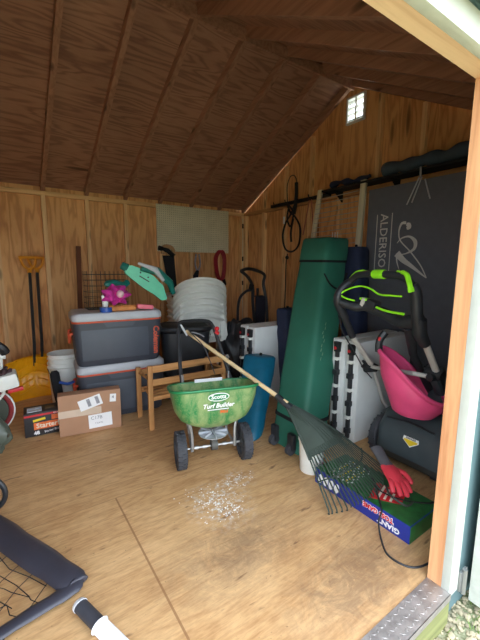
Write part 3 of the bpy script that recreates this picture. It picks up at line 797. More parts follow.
text('lettering', 'Scotts', .034, hf(.0,.464) @ M.Translation((0,0,.0025)), PAPER, hop, world=False, bold=.0008)
text('lettering', 'Turf Builder', .036, hf(-.002,.415) @ M.Translation((0,0,.008)), PAPER, hop, world=False, shear=.2, bold=.0009)
bm = B(); box(bm, hf(-.002,.391).to_translation()+V((0,-.006,0)), (.12,.003,.004)); obj('underline', bm, PAPER, hop)
text('lettering', 'Mini', .026, hf(.03,.378) @ M.Translation((0,0,.012)), OPRINT, hop, world=False, bold=.0008)
def wheel(x, s, parent):
    rw = .108; wd = .028
    bm = B(); mt = M.Translation((x,0,rw)) @ M.Rotation(PI/2, 4, 'Y')
    lathe(bm, [(rw*.72,-wd), (rw*.92,-wd), (rw*.97,-wd*.8), (rw*.97,wd*.8), (rw*.92,wd), (rw*.72,wd)], 36, mt, False)
    lathe(bm, [(rw*.72,-wd), (rw*.72,wd)], 36, mt, False)
    for k in range(22):
        a = 2*PI*k/22
        for sd in (-1, 1):
            c_ = V((x+sd*wd*.5, math.cos(a+sd*.07)*rw*.97, rw+math.sin(a+sd*.07)*rw*.97))
            box(bm, c_, (wd*.85,.011,.010), M.Rotation(a+sd*.07-PI/2, 3, 'X') @ M.Rotation(sd*.3, 3, 'Z'))
    w_ = obj('wheel', bm, RUBBER, parent)
    bm = B(); lathe(bm, [(rw*.71,-.006), (rw*.71,.006)], 30, mt)
    for k in range(6):
        a = 2*PI*k/6+.2
        tube(bm, [(x-s*.012,0,rw), (x-s*.012, math.cos(a)*rw*.7, rw+math.sin(a)*rw*.7)], .009, 6)
    tube(bm, [(x-s*.03,0,rw), (x+s*.02,0,rw)], .02, 12)
    obj('hub', bm, plain('grey_black_hub', (62,64,66), .6), w_)
wheel(-.195, -1, t); wheel(.195, 1, t)
bm = B(); tube(bm, [(-.19,0,.108), (.19,0,.108)], .007, 8); 
for x in (-.1,-.05,.07,.12): tube(bm, [(x-.012,0,.108), (x+.012,0,.108)], .011, 8)
obj('axle', bm, STEEL, t)
bm = B(); lathe(bm, [(.0,-.02), (.034,-.018), (.036,.018), (.0,.02)], 18, M.Translation((.005,0,.115)) @ M.Rotation(PI/2, 4, 'Y')); box(bm, (.005,0,.155), (.03,.04,.05), None, .006); obj('gearbox', bm, plain('grey_gearbox', (86,86,82), .6), t)
bm = B(); lathe(bm, [(.012,.165), (.085,.185), (.09,.192), (.012,.18)], 20)
for k in range(8):
    a = 2*PI*k/8; box(bm, (math.cos(a)*.05, math.sin(a)*.05, .196), (.07,.004,.014), M.Rotation(a, 3, 'Z'))
obj('impeller', bm, LGREY, t)
for s in (-1, 1):
    bm = B(); tube(bm, curve([(s*.13,-.02,.10), (s*.13,-.015,.2), (s*.15,0,.30)], 4), .0095, 8); tube(bm, [(s*.13,-.02,.10), (s*.12,.14,.13), (s*.14,.17,.3), (s*.15,.19,.5)], .009, 8); obj('frame_tube', bm, STEEL, t)
    bm = B()
    if s < 0: pts = [(-.15,.18,.40), (-.155,.24,.55), (-.145,.36,.755), (-.14,.375,.785)]
    else: pts = [(.17,.18,.42), (.14,.24,.55), (.095,.36,.755), (.08,.375,.785)]
    tube(bm, pts, .012, 8); obj('handle_tube', bm, BLACK, t)
bm = B(); tube(bm, curve([(-.145,.365,.765), (-.13,.385,.80), (-.04,.395,.805), (.06,.385,.80), (.09,.365,.765)], 5), .0125, 8); obj('handle_grip', bm, DBLACK, t)
bm = B(); bmesh.ops.create_uvsphere(bm, u_segments=8, v_segments=6, radius=.016, matrix=M.Translation((.11,.34,.755))); tube(bm, [(.10,.34,.735), (.12,.33,.72)], .012, 6); obj('control_knob', bm, REDP, t)
bm = B(); tube(bm, curve([(-.1,.37,.78), (-.06,.3,.73), (.0,.26,.66), (.03,.22,.58), (.05,.15,.5)], 5), .0035, 5); obj('control_cable', bm, BLACK, t)
bm = B(); box(bm, (-.115,.32,.76), (.012,.012,.1), M.Rotation(-.5, 3, 'Y') @ M.Rotation(.4, 3, 'X'), .004); obj('lever', bm, LGREY, t)
# ------------------------------------------------------------------ rake
S = V((-1.625,-2.70,.437)); T = V((-1.835,-1.93,.728))
t = thing('leaf_rake', 'long-handled dark green leaf rake propped from the spreader onto the game box', 'rake', tuple(S))
bm = B(); tube(bm, [T, S+(S-T).normalized()*.03], .0125, 10); wp('handle', bm, HANDLE, t)
TA = [V((-1.668,-3.085,.025)), V((-1.60,-3.15,.06)), V((-1.54,-3.19,.096)), V((-1.46,-3.20,.11)), V((-1.385,-3.18,.125)), V((-1.31,-3.12,.15))]
tipc = curve(TA, 6); NT = 24
tips = []
for k in range(NT):
    f = k/(NT-1)*(len(tipc)-1); a = min(int(f), len(tipc)-2); tips.append(tipc[a].lerp(tipc[a+1], f-a))
def tine(k, f):      # point on tine k at fraction f
    p = S.lerp(tips[k], f); arch = .05*math.sin(PI*f)
    side = (k/(NT-1)*2-1)
    return p + V((0,0,arch*(1-.45*side*side)))
bm = B()
rows = []
for j in range(13):
    f = .02+.58*j/12
    rows.append([tine(k, f)+V((0,0,.0022 if k % 2 else -.0022)) for k in range(NT)])
loft(bm, rows, False, False, False); loft(bm, [[p-V((0,0,.003)) for p in r] for r in rows], False, False, False)
tube(bm, rows[-1], .003, 5); wp('fan', bm, RAKEG, t)
for k in (0, NT-1):
    bm = B(); tube(bm, [tine(k, .02+.6*j/8) for j in range(9)], .007, 6); wp('side_rib', bm, RAKEG, t)
dn = V((.0,-.02,-.05))
for k in range(NT):
    bm = B(); e = tine(k, 1.0)
    dr = (tips[k]-S).normalized()
    hook = [tine(k, .55+.4*j/6) for j in range(7)]+[e+dr*.0, e+dr*.006+V((0,0,-.012)), e+V((0,0,-.02))-dr*.004]
    if k > 4: hook = hook[:-2]+[e+V((0,0,-.006)), e+V((0,0,-.008))]
    tube(bm, hook, .0042, 6, flat=.6); wp('tine', bm, RAKEG, t)
bm = B(); tube(bm, [tine(k, .80)+V((0,0,.006)) for k in range(NT)], .0035, 6); wp('cross_brace', bm, RAKEG, t)
bm = B(); tube(bm, [S-(S-T).normalized()*.05, S+(tips[12]-S).normalized()*.06], [.017,.02], 10); wp('socket', bm, BLACK, t)
# ------------------------------------------------------------------ canopy bag (green, wheeled)
t = thing('canopy_bag', 'tall green wheeled canopy bag with black strap leaning on the right wall', 'canopy bag', (-1.32,-2.52,0))
b0 = [V((-1.445,-2.375,.02)), V((-1.445,-2.66,.02)), V((-1.205,-2.66,.02)), V((-1.205,-2.375,.02))]
t0 = [V((-.755,-1.915,1.405)), V((-.755,-2.205,1.40)), V((-.50,-2.205,1.40)), V((-.50,-1.915,1.405))]
def bagring(f, g=1.0):
    q = [b0[i].lerp(t0[i], f) for i in range(4)]; c_ = sum(q, V())/4
    q = [c_+(p-c_)*g for p in q]; out = []
    for i in range(4):
        p, a, b_ = q[i], q[i-1], q[(i+1) % 4]
        for k in range(4):
            s_ = k/3; pa = p.lerp(a, .16); pb = p.lerp(b_, .16)
            out.append(pa*(1-s_)**2+p*2*s_*(1-s_)+pb*s_**2)
    return out
bm = B(); loft(bm, [bagring(.0,.94), bagring(.01,1), bagring(.115,1.0)]); wp('wheeled_base', bm, GBAG, t)
bm = B(); loft(bm, [bagring(.11,.97), bagring(.13,1.02), bagring(.3,1.04), bagring(.5,1.03), bagring(.7,1.04), bagring(.86,1.0)]); wp('cover', bm, GBAG, t)
bm = B(); loft(bm, [bagring(.86,1.0), bagring(.87,1.04), bagring(.93,1.05), bagring(.99,1.02), bagring(1.0,.95)]); wp('hood', bm, GBAG, t)
for f in (.115, .865):
    bm = B(); loft(bm, [bagring(f-.006,1.045), bagring(f+.007,1.05)]); wp('strap', bm, DBLACK, t)
for fy in (.25, .8):
    p = b0[0].lerp(b0[1], fy)
    bm = B(); box(bm, p+V((-.018,0,.085)), (.03,.05,.10), None, .006); hw = wp('wheel_bracket', bm, BLACK, t)
    bm = B(); tube(bm, [p+V((-.026,-.014,.036)), p+V((-.026,.014,.036))], .035, 16); wp('wheel', bm, RUBBER, hw)
bm = B(); q = b0[1].lerp(t0[1], .9); q2 = b0[2].lerp(t0[2], .9)
wx = b0[0].lerp(t0[0], .88)
tube(bm, curve([b0[1].lerp(t0[1],.80)+V((-.01,-.012,0)), b0[1].lerp(t0[1],.74)+V((.06,-.03,0)), b0[2].lerp(t0[2],.72)+V((-.08,-.03,0)), b0[2].lerp(t0[2],.80)+V((-.01,-.012,0))], 5), .01, 6, flat=.5); wp('carry_handle', bm, DBLACK, t)
bm = B()
for k in range(9):
    f = .38+.02*k; p = b0[1].lerp(t0[1], f).lerp(b0[2].lerp(t0[2], f), .28+.05*math.sin(k*1.9))+V((0,-.008,0))
    tube(bm, [p, p+V((.012,.004,.018))], [.003,.002], 5)
wp('pale_scuff', bm, plain('pale_scuff_mark', (120,150,120), .7), t)
# ------------------------------------------------------------------ other bags
def leanbag(name, label, cat, b4, t4, mat, g=1.04, band=None):
    t = thing(name, label, cat, tuple(sum((V(p) for p in b4), V())/4))
    b4 = [V(p) for p in b4]; t4 = [V(p) for p in t4]
    def rg(f, gg):
        q = [b4[i].lerp(t4[i], f) for i in range(4)]; c_ = sum(q, V())/4; out = []
        q = [c_+(p-c_)*gg for p in q]
        for i in range(4):
            p, a, b_ = q[i], q[i-1], q[(i+1) % 4]
            for k in range(4):
                s_ = k/3; pa = p.lerp(a, .3); pb = p.lerp(b_, .3)
                out.append(pa*(1-s_)**2+p*2*s_*(1-s_)+pb*s_**2)
        return out
    bm = B(); loft(bm, [rg(0,.9), rg(.02,1)]+[rg(k/8, g+.03*math.sin(k*2.3)) for k in range(1, 8)]+[rg(.98,1), rg(1,.88)])
    wp('sack', bm, mat, t)
    bm = B(); c1 = sum(t4, V())/4; up = (c1-sum(b4, V())/4).normalized()
    tube(bm, [c1+up*.0, c1+up*.02], .012, 6); wp('drawstring_toggle', bm, DBLACK, t)
    return t
leanbag('chair_bag', 'teal blue nylon bag leaning against the left side of the green canopy bag', 'bag',
        [(-1.60,-2.18,.0), (-1.55,-2.33,.0), (-1.43,-2.29,.0), (-1.47,-2.14,.0)], [(-1.30,-1.82,.47), (-1.22,-2.02,.47), (-1.05,-1.99,.45), (-1.10,-1.80,.45)], TEALB)
leanbag('navy_bag', 'dark navy fabric bag standing between the folding table and green canopy bag', 'bag',
        [(-.90,-1.84,.0), (-.88,-2.0,.0), (-.72,-1.97,.0), (-.74,-1.82,.0)], [(-.84,-1.68,.80), (-.82,-1.82,.80), (-.62,-1.78,.80), (-.64,-1.66,.80)], NAVY)
leanbag('tent_bag', 'tall navy bag leaning on the right wall behind the green canopy bag', 'bag',
        [(-.66,-2.30,.0), (-.66,-2.46,.0), (-.50,-2.46,.0), (-.50,-2.30,.0)], [(-.44,-2.07,1.34), (-.42,-2.24,1.34), (-.24,-2.22,1.34), (-.26,-2.05,1.34)], NAVY)
bm = B(); bx(bm, -1.42, -1.40, -2.14, -1.98, .0, .02); 
bm.free()
# ------------------------------------------------------------------ folded tables
def ftable(x0, y0, wx_, label, h=.68, ty=.115):
    t = thing('folding_table', label, 'folding table', (x0, y0, 0), 0, 'folded white tables')
    for k in range(2):
        ya = y0 - k*ty
        bm = B(); bx(bm, x0, x0+wx_, ya-ty+.012, ya, .0, h, .012); pn = wp('leaf', bm, WPANEL, t)
        yc = ya-ty/2+.004
        bm = B(); tube(bm, [(x0-.012,yc,.03), (x0-.012,yc,h-.05)], .0155, 8); wp('leg_bar', bm, BLACK, pn)
        bm = B(); tube(bm, [(x0-.013,yc,h-.085), (x0-.013,yc,h-.02)], [.024,.027], 10); wp('cap', bm, DBLACK, pn)
        bm = B(); tube(bm, [(x0-.034,yc,h-.06), (x0-.04,yc,h-.06)], .011, 8); wp('red_button', bm, REDP, pn)
        for j in range(6):
            z = .08+.095*j
            bm = B(); box(bm, (x0-.016,yc,z), (.036,.036,.022 if j % 2 else .036), None, .004); wp('clip', bm, WPLAST if j % 2 else BLACK, pn)
    return t
ftable(-1.10, -1.52, .6, 'white folded table leaning beside the wooden rack, left of the navy bag', .655)
ftable(-.995, -2.495, .62, 'white folded table standing behind the lawn mower, right of the canopy bag', .69)
# ------------------------------------------------------------------ white bucket behind rake
bucket('paint_bucket', -1.452, -2.762, 0, .074, .23, 'small white bucket standing behind the rake head', handle=False)
# ------------------------------------------------------------------ game box
t = thing('game_box', 'blue and green toss game box on the floor under the rake', 'box', (-1.40, -3.14, 0), 0)
bx0, bx1, by0, by1, bh = -1.522, -1.27, -3.40, -2.86, .083
bm = B(); bx(bm, bx0, bx1, by0, by1, 0, bh, .002); wp('carton', bm, BLUEB, t)
bm = B(); bx(bm, bx0+.003, bx1-.003, by0+.003, by1-.003, bh, bh+.0012); wp('top_picture', bm, GRASSP, t)
bm = B(); prism(bm, [(-1.50,-3.18), (-1.36,-3.13), (-1.34,-3.27), (-1.42,-3.30)], .0012, M.Translation((0,0,bh+.0013))); wp('red_badge', bm, REDP, t)
for k in range(3):
    bm = B(); box(bm, (-1.41,-3.19-.028*k,bh+.0032), (.11-.02*k,.011,.001), M.Rotation(.3, 3, 'Z')); wp('cream_band', bm, CREAM, t)
bm = B()
for i in range(9):
    for j in range(5):
        box(bm, (-1.49+.022*i, -2.93-.03*j-(i%2)*.012, bh+.002), (.012,.008,.001))
wp('picture_dots', bm, PAPER, t)
bm = B()
for i in range(8):
    for j in range(3): box(bm, (-1.48+.024*i, -2.945-.045*j, bh+.0022), (.009,.009,.001))
wp('yellow_dots', bm, YPRINT, t)
bm = B(); bx(bm, bx0+.001, bx1-.001, by0-.0012, by0, .002, bh-.002); wp('end_picture', bm, GRASSP, t)
# the writing on the long side is upside down: text runs toward +Y, its top faces down
text('lettering', 'TOSS GAME', .031, frame((bx0-.001,-3.245,.058), (0,1,0), (0,0,-1)) @ M.Rotation(PI,4,'Z') @ M.Rotation(PI,4,'Z'), REDP, t, xs=.95, bold=.0012, ext=.0014)
text('lettering_outline', 'TOSS GAME', .031, frame((bx0-.0006,-3.245,.058), (0,1,0), (0,0,-1)), PAPER, t, xs=.95, bold=.0032)
text('lettering', 'GIANT', .033, frame((bx0-.001,-3.30,.026), (0,1,0), (0,0,-1)), PAPER, t, xs=1.1, bold=.001)
for k in range(4):
    bm = B(); prism(bm, [(.014*math.cos(a)*1.1, .028*math.sin(a)) for a in [2*PI*j/16 for j in range(16)]], .0012, frame((bx0-.0002, -2.90-.036*k, .04), (0,1,.25), (0,-.4,1)) @ M.Rotation(PI, 4, 'Y')); wp('white_letter', bm, PAPER, t)
# cable trailing over the box
bm = B(); tube(bm, curve([(-1.30,-3.02,.10), (-1.40,-3.12,.11), (-1.44,-3.22,.095), (-1.36,-3.30,.093), (-1.33,-3.40,.090), (-1.34,-3.44,.05)], 6), .0035, 6)
bm2 = B(); tube(bm2, curve([(-1.40,-3.14,.092), (-1.46,-3.20,.092), (-1.532,-3.27,.088), (-1.565,-3.28,.05), (-1.60,-3.32,.006), (-1.65,-3.39,.004), (-1.62,-3.475,.004), (-1.50,-3.50,.004), (-1.36,-3.47,.004)], 8), .0042, 6)
bm.free()
tag(obj('power_cable', bm2, BLACK), 'black cable looping from the game box onto the floor by the doorway', 'cable')
bm = B(); tube(bm, curve([(-1.33,-3.03,.115), (-1.36,-3.10,.096), (-1.42,-3.18,.093), (-1.40,-3.28,.093), (-1.33,-3.36,.093), (-1.29,-3.38,.093)], 6), .0035, 6)
tag(obj('thin_cord', bm, DBLACK), 'thin dark cord lying across the top of the game box beside the glove', 'cord')
# red glove
t = thing('work_glove', 'red coated work glove with grey knit cuff lying on the game box', 'glove', (-1.33,-3.22,.087))
ga = V((-1.275,-3.10,.165)); gd = V((-.145,-.25,-.055)).normalized(); gs = V((-gd.y, gd.x, 0)).normalized()
def G(x, y, z): return ga + gd*x*1.25 + gs*y*1.0 + V((0,0,z))
bm = B(); tube(bm, [G(-.06,0,.01), G(-.03,0,.008), G(.02,0,.004), G(.05,0,.002)], [.034,.032,.03,.036], 12, flat=.6); wp('cuff', bm, GLOVEG, t)
bm = B(); tube(bm, [G(.04,0,.003), G(.07,0,.005), (G(.105,0,.002)), G(.13,0,-.002)], [.036,.042,.042,.034], 12, flat=.5)
for k, (yy, ln, bd) in enumerate(((.032,.052,.2), (.011,.068,.12), (-.012,.064,.1), (-.033,.048,-.1))):
    tube(bm, curve([G(.105,yy*.85,0), G(.105+ln*.55,yy*1.1,.006), G(.105+ln,yy*1.25,-.008), G(.105+ln*1.15,yy*1.25,-.016)], 4), [.0125]*10+[.011,.010,.006], 8, flat=.85)
tube(bm, curve([G(.06,.03,0), G(.085,.058,.004), G(.115,.068,-.002), G(.13,.066,-.008)], 4), [.014]*10+[.012,.01,.006], 8)
wp('palm', bm, GLOVER, t)
bm = B(); tube(bm, curve([G(.13,-.06,-.01), G(.18,-.07,-.004), G(.22,-.02,-.016), G(.2,.03,-.018)], 4), [.005]*12+[.003], 6)
tag(obj('garden_clip', bm, WIRE), 'thin dark metal clip lying by the fingers of the red glove', 'clip')
# ------------------------------------------------------------------ lawn mower
t = thing('lawn_mower', 'black walk-behind lawn mower with lime green handle behind the doorway post', 'lawn mower', (-.8,-3.0,0))
bm = B()
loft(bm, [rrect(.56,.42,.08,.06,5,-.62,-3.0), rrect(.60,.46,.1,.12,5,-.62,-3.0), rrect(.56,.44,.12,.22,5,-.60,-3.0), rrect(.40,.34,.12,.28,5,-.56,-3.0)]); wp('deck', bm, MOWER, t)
bm = B()
rings = []
for z, x0, x1, w_ in ((.05,-1.03,-.70,.38), (.12,-1.09,-.70,.42), (.24,-1.08,-.70,.42), (.32,-1.02,-.68,.41), (.365,-.93,-.68,.36)):
    rings.append(rrect(x1-x0, w_, .05, z, 5, (x0+x1)/2, -3.13))
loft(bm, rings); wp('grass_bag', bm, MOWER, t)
bm = B(); tube(bm, curve([(-1.045,-2.97,.30), (-1.045,-3.1,.315), (-1.04,-3.24,.30)], 5), .006, 6); wp('bag_ridge', bm, BLACK, t)
lf = frame((-1.086,-3.14,.225), (0,-1,0), (.18,0,1))
bm = B(); prism(bm, [(-.042,.024), (.042,.024), (.045,.004), (.0,-.03), (-.045,.004)], .0012, lf); lb = wp('warning_label', bm, PAPER, t)
bm = B(); prism(bm, [(-.038,.01), (.038,.01), (.038,.002), (0,-.024), (-.038,.002)], .001, lf @ M.Translation((0,0,.0014))); wp('yellow_field', bm, YPRINT, lb)
text('lettering', 'DANGER', .014, lf @ M.Translation((0,.017,.0016)), BLACK, lb, bold=.0004)
for x in (-.93, -.36):
    for y in (-2.875, -3.24):
        bm = B(); r_ = .125 if x < -.5 else .1
        mt = M.Translation((x,y,r_)) @ M.Rotation(PI/2, 4, 'X')
        lathe(bm, [(r_*.6,-.024), (r_*.93,-.024), (r_,-.015), (r_,.015), (r_*.93,.024), (r_*.6,.024)], 28, mt)
        for k in range(20):
            a = 2*PI*k/20; box(bm, (x+math.cos(a)*r_, y, r_+math.sin(a)*r_), (.01,.04,.008), M.Rotation(-a+PI/2, 3, 'Y'))
        bmesh.ops.translate(bm, verts=bm.verts, vec=(0,0,.004))
        wh = wp('wheel', bm, RUBBER, t)
        bm = B(); lathe(bm, [(.05,-.027), (.05,.027)], 16, mt); wp('hub_cap', bm, plain('grey_hub', (90,92,94), .5), wh)
# handle: left rail y=-2.78, right rail y=-3.22
YL, YR = -2.78, -3.22
for y, pts, dk in ((YL, [(-1.17,.77), (-.94,.54), (-.80,.28), (-.72,.2)], 0), (YR, [(-1.19,.82), (-1.03,.62), (-.85,.40), (-.72,.22)], 1)):
    bm = B(); tube(bm, [(x, y, z) for x, z in pts[:2]], .019, 10, flat=.8); wp('handle_rail', bm, SILVER, t)
    bm = B(); tube(bm, [(x, y, z) for x, z in pts[1:]], .012, 10, flat=.8); wp('lower_rail', bm, SILVER if y == YL else BLACK, t)
    bm = B(); tube(bm, [(pts[1][0]-.01,y-.03,pts[1][1]), (pts[1][0]-.01,y+.045,pts[1][1]+.012)], .026, 10)
    tube(bm, [(pts[1][0]-.06,y+.01,pts[1][1]-.01), (pts[1][0]+.03,y,pts[1][1]-.02)], .02, 8)
    for k in range(5):
        a = k*1.2; tube(bm, [(pts[1][0]-.01,y+.045,pts[1][1]+.01), (pts[1][0]-.01+.035*math.cos(a),y+.05,pts[1][1]+.01+.035*math.sin(a))], [.012,.008], 6)
    wp('fold_knob', bm, BLACK, t)
bm = B(); tube(bm, [(-.96,YL-.01,.545), (-1.10,YR+.08,.615), (-1.03,YR,.60)], .0155, 10, flat=.8); wp('cross_tube', bm, SILVER, t)
bm = B(); tube(bm, curve([(-1.16,YL,.76), (-1.24,YL,.88), (-1.31,YL,.985), (-1.29,YL-.01,1.05), (-1.25,YL-.03,1.085)], 5), [.02]*5+[.024]*16, 10); wp('left_grip', bm, BLACK, t)
bm = B(); tube(bm, curve([(-1.25,YL-.03,1.085), (-1.255,YL-.08,1.125), (-1.27,YL-.15,1.135), (-1.28,YL-.22,1.135), (-1.3,YL-.30,1.135), (-1.31,YR+.06,1.125), (-1.32,YR+.01,1.09)], 5), .019, 10); wp('top_bar', bm, BLACK, t)
bm = B(); tube(bm, curve([(-1.32,YR+.01,1.09), (-1.30,YR,1.05), (-1.275,YR,.95), (-1.26,YR,.91)], 5), .026, 10); wp('right_grip', bm, BLACK, t)
bm = B(); tube(bm, curve([(-1.25,YL-.03,1.100), (-1.255,YL-.08,1.142), (-1.27,YL-.15,1.150)], 5), [.006]+[.013]*8+[.007]*2, 8, flat=.7); wp('green_insert', bm, LIME, t)
bm = B(); tube(bm, curve([(-1.275,YL-.20,1.135), (-1.285,YL-.24,1.135), (-1.29,YL-.27,1.135)], 5), .0235, 10); wp('green_insert', bm, LIME, t)
bm = B(); tube(bm, curve([(-1.315,YL-.35,1.152), (-1.325,YR+.04,1.14), (-1.345,YR+.01,1.10), (-1.34,YR,1.06)], 5), [.006]*3+[.013]*10+[.016]*3, 8, flat=.8); wp('green_insert', bm, LIME, t)
# control box and bail
bm = B()
tube(bm, curve([(-1.30,YL-.01,.975), (-1.27,YL-.08,.955), (-1.24,YL-.15,.96), (-1.22,YL-.24,.93), (-1.22,YL-.33,.90), (-1.24,YR,.92)], 5), [.022]*5+[.026]*5+[.03]*10+[.036]*6, 10); wp('control_bar', bm, BLACK, t)
bm = B(); box(bm, (-1.235,YL-.17,.975), (.06,.07,.045), M.Rotation(.3, 3, 'X'), .01); wp('control_box', bm, BLACK, t)
bm = B(); box(bm, (-1.26,YL-.135,.985), (.03,.02,.045), M.Rotation(.3, 3, 'X'), .004); wp('silver_button', bm, SILVER, t)
bm = B(); box(bm, (-1.25,YL-.135,1.0), (.04,.045,.012), M.Rotation(.1, 3, 'X'), .003); wp('green_insert', bm, LIME, t)
bm = B(); tube(bm, curve([(-1.29,YL-.10,.99), (-1.30,YL-.05,1.0), (-1.31,YL-.02,1.02), (-1.30,YL-.06,1.05), (-1.29,YL-.13,1.07), (-1.30,YL-.20,1.06), (-1.31,YL-.26,1.035), (-1.32,YL-.33,1.035), (-1.33,YR+.05,1.035)], 6), .0048, 6); wp('bail_lever', bm, LIME, t)
bm = B(); tube(bm, curve([(-1.27,YL-.22,.965), (-1.285,YL-.29,.953), (-1.30,YR+.05,.95)], 5), .0065, 6); wp('green_line', bm, LIME, t)
bm = B(); tube(bm, [(-1.255,YR,.93), (-1.24,YR+.0,.86), (-1.18,YR,.80)], [.034,.034,.026], 10); tube(bm, [(-1.22,YR+.06,.88), (-1.10,YR+.10,.72), (-.98,YR+.10,.58), (-.86,YR+.08,.44)], [.03,.02,.02,.03], 10); wp('bracket', bm, BLACK, t)
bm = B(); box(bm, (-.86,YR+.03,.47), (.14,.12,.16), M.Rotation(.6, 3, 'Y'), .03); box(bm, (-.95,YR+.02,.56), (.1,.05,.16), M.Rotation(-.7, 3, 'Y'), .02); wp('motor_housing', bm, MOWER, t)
bm = B(); tube(bm, curve([(-1.28,YL+.02,.93), (-1.22,YL+.03,.80), (-1.10,YL+.03,.66), (-.99,YL+.03,.53), (-.90,YL+.03,.45)], 5), .004, 5); wp('control_cable', bm, BLACK, t)
# ------------------------------------------------------------------ pink swing seat
t = thing('swing_seat', 'pink plastic toddler swing seat resting on the lawn mower', 'swing seat', (-1.08,-3.08,.37))
cx, cy, zb = -1.05, -3.12, .372
bm = B(); NA = 40; rings = []
def rimz(a):     # high at the camera-left side (towards +Y), low at the other
    u0 = (math.cos(a)+1)/2; u = min(1, u0*1.12); u = .5*u*u*(3-2*u)+.5*u0**1.8
    return .10 + .25*u
FD = V((-.10,.20,0)).normalized(); FS = V((-FD.y, FD.x, 0))
def SW(a, f, r_):
    h = rimz(a)*f
    rad = r_*(.62+.38*min(1, f*1.6)) if f > 0 else .0
    lean = .16*h
    p = V((cx,cy,zb)) + FD*(math.cos(a)*rad*1.05+lean*.55) + FS*math.sin(a)*rad*.92
    p.z += h; return p
levels = [0.001,.05,.15,.3,.45,.6,.75,.9,1.0]
for f in levels: rings.append([SW(2*PI*k/NA, f, .155 if f > .04 else .125) for k in range(NA)])
inner_ = []
for f in levels[::-1]: inner_.append([SW(2*PI*k/NA, max(f,.04), .146 if f > .04 else .11)+V((0,0,.004)) for k in range(NA)])
loft(bm, rings+inner_); wp('bucket_shell', bm, PINK, t)
bm = B(); tube(bm, [SW(2*PI*k/NA, 1.0, .158) for k in range(NA)], .0125, 8, True, flat=1.2); wp('rolled_rim', bm, PINK, t)
bm = B(); c1 = V((cx,cy,zb))+FS*.0
tube(bm, [SW(PI*.98, 1.0, .15), SW(PI*.98, 1.0, .15)+V((0,0,-.06)), SW(0.0,.15,.08)], .012, 8); wp('leg_divider', bm, PINK, t)
bm = B(); p0 = SW(.25, 1.0, .158); tube(bm, curve([p0+V((0,0,-.01)), p0+V((.0,.0,.05)), p0+V((.02,-.02,.10))], 4), .02, 8); wp('rope_clasp', bm, BLACK, t)
bm = B(); tube(bm, [p0+V((-.012,-.005,.055)), p0+V((-.012,-.01,.075))], .008, 6); wp('clasp_tag', bm, REDP, t)
# ------------------------------------------------------------------ right wall items
t = thing('sign_board', 'large dark board with rotated grey lettering and script emblem against the right wall', 'sign', (-.12,-2.7,0))
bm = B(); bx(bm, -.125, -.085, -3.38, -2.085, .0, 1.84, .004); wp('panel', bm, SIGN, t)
sf = lambda y, z: frame((-.1275, y, z), (0,0,-1), (0,-1,0))
text('lettering', 'ALDERISO', .1, sf(-2.25,1.395), SIGNW, t, xs=1.0, bold=.0008)
for y, za, zb_ in ((-2.185,1.62,1.08), (-2.325,1.62,1.08)):
    bm = B(); bx(bm, -.1285, -.126, y-.003, y+.003, zb_, za); wp('rule_line', bm, SIGNW, t)
def stroke(pts, r): bm = B(); tube(bm, [(-.1275, y, z) for y, z in pts], r, 8, flat=1, up=(1,0,0)); 
def sw(ptz, r, n=7):
    bm = B(); p = curve([(-.1272, (y+2.54)*.93-2.515, (z-1.33)*.93+1.305) for y, z in ptz], n)
    if isinstance(r, (list, tuple)):
        rr = []
        for i in range(len(p)):
            f = i/(len(p)-1)*(len(r)-1); a = min(int(f), len(r)-2); rr.append(r[a]+(r[a+1]-r[a])*(f-a))
    else: rr = r
    tube(bm, p, rr, 8, flat=.12, up=(1,0,0)); wp('emblem_stroke', bm, SIGNW, t)
sw([(-2.405,1.31), (-2.47,1.25), (-2.56,1.19), (-2.685,1.10)], [.03,.022,.014,.003])          # heavy stroke
sw([(-2.685,1.10), (-2.63,1.20), (-2.53,1.32), (-2.43,1.42), (-2.41,1.50), (-2.43,1.565), (-2.47,1.57)], [.004,.005,.005,.005,.006,.010,.012])  # thin stroke
sw([(-2.475,1.555), (-2.495,1.55), (-2.50,1.53), (-2.48,1.52)], [.012,.018,.018,.01])
sw([(-2.40,1.40), (-2.44,1.44), (-2.51,1.45), (-2.565,1.405), (-2.56,1.345), (-2.50,1.31), (-2.45,1.30)], [.003,.005,.008,.016,.012,.006,.003])
sw([(-2.405,1.31), (-2.41,1.24), (-2.44,1.16)], [.008,.006,.002])
# tool rail with hanging loop
t = thing('tool_rail', 'dark tool rail fixed along the right wall at plate height', 'rail', (-.03,-1.1,1.9))
bm = B(); bx(bm, -.035, -.003, -1.55, -.62, 1.885, 1.92); wp('rail', bm, DBLACK, t)
for y in (-.75,-.95,-1.15,-1.32,-1.48):
    bm = B(); tube(bm, [(-.03,y,1.91), (-.09,y,1.90), (-.10,y,1.93)], .007, 6); wp('hook', bm, DBLACK, t)
t = thing('hose_loops', 'black hose loops hanging from the tool rail on the right wall', 'hose', (-.1,-1.07,1.9))
def gl(pts, r, nm, m=DBLACK, x=-.10, closed=False):
    bm = B(); tube(bm, curve([(x, y, z) for y, z in pts], 6, closed), r, 6, closed); return wp(nm, bm, m, t)
gl([(-1.00,1.90), (-.985,2.06), (-1.03,2.16), (-1.10,2.16), (-1.14,2.08), (-1.14,1.9)], .005, 'thin_loop', WIRE)
gl([(-1.145,2.08), (-1.15,1.98), (-1.14,1.85), (-1.12,1.75)], .02, 'grip_end', x=-.11)
gl([(-1.0,1.86), (-1.05,1.78), (-1.13,1.72), (-1.21,1.60), (-1.20,1.42), (-1.10,1.345), (-.98,1.38), (-.93,1.52), (-.97,1.66), (-1.06,1.76), (-1.12,1.86)], .011, 'big_loop')
gl([(-1.05,1.86), (-1.02,1.72), (-1.08,1.62), (-1.12,1.76), (-1.06,1.84)], .01, 'coil', x=-.12)
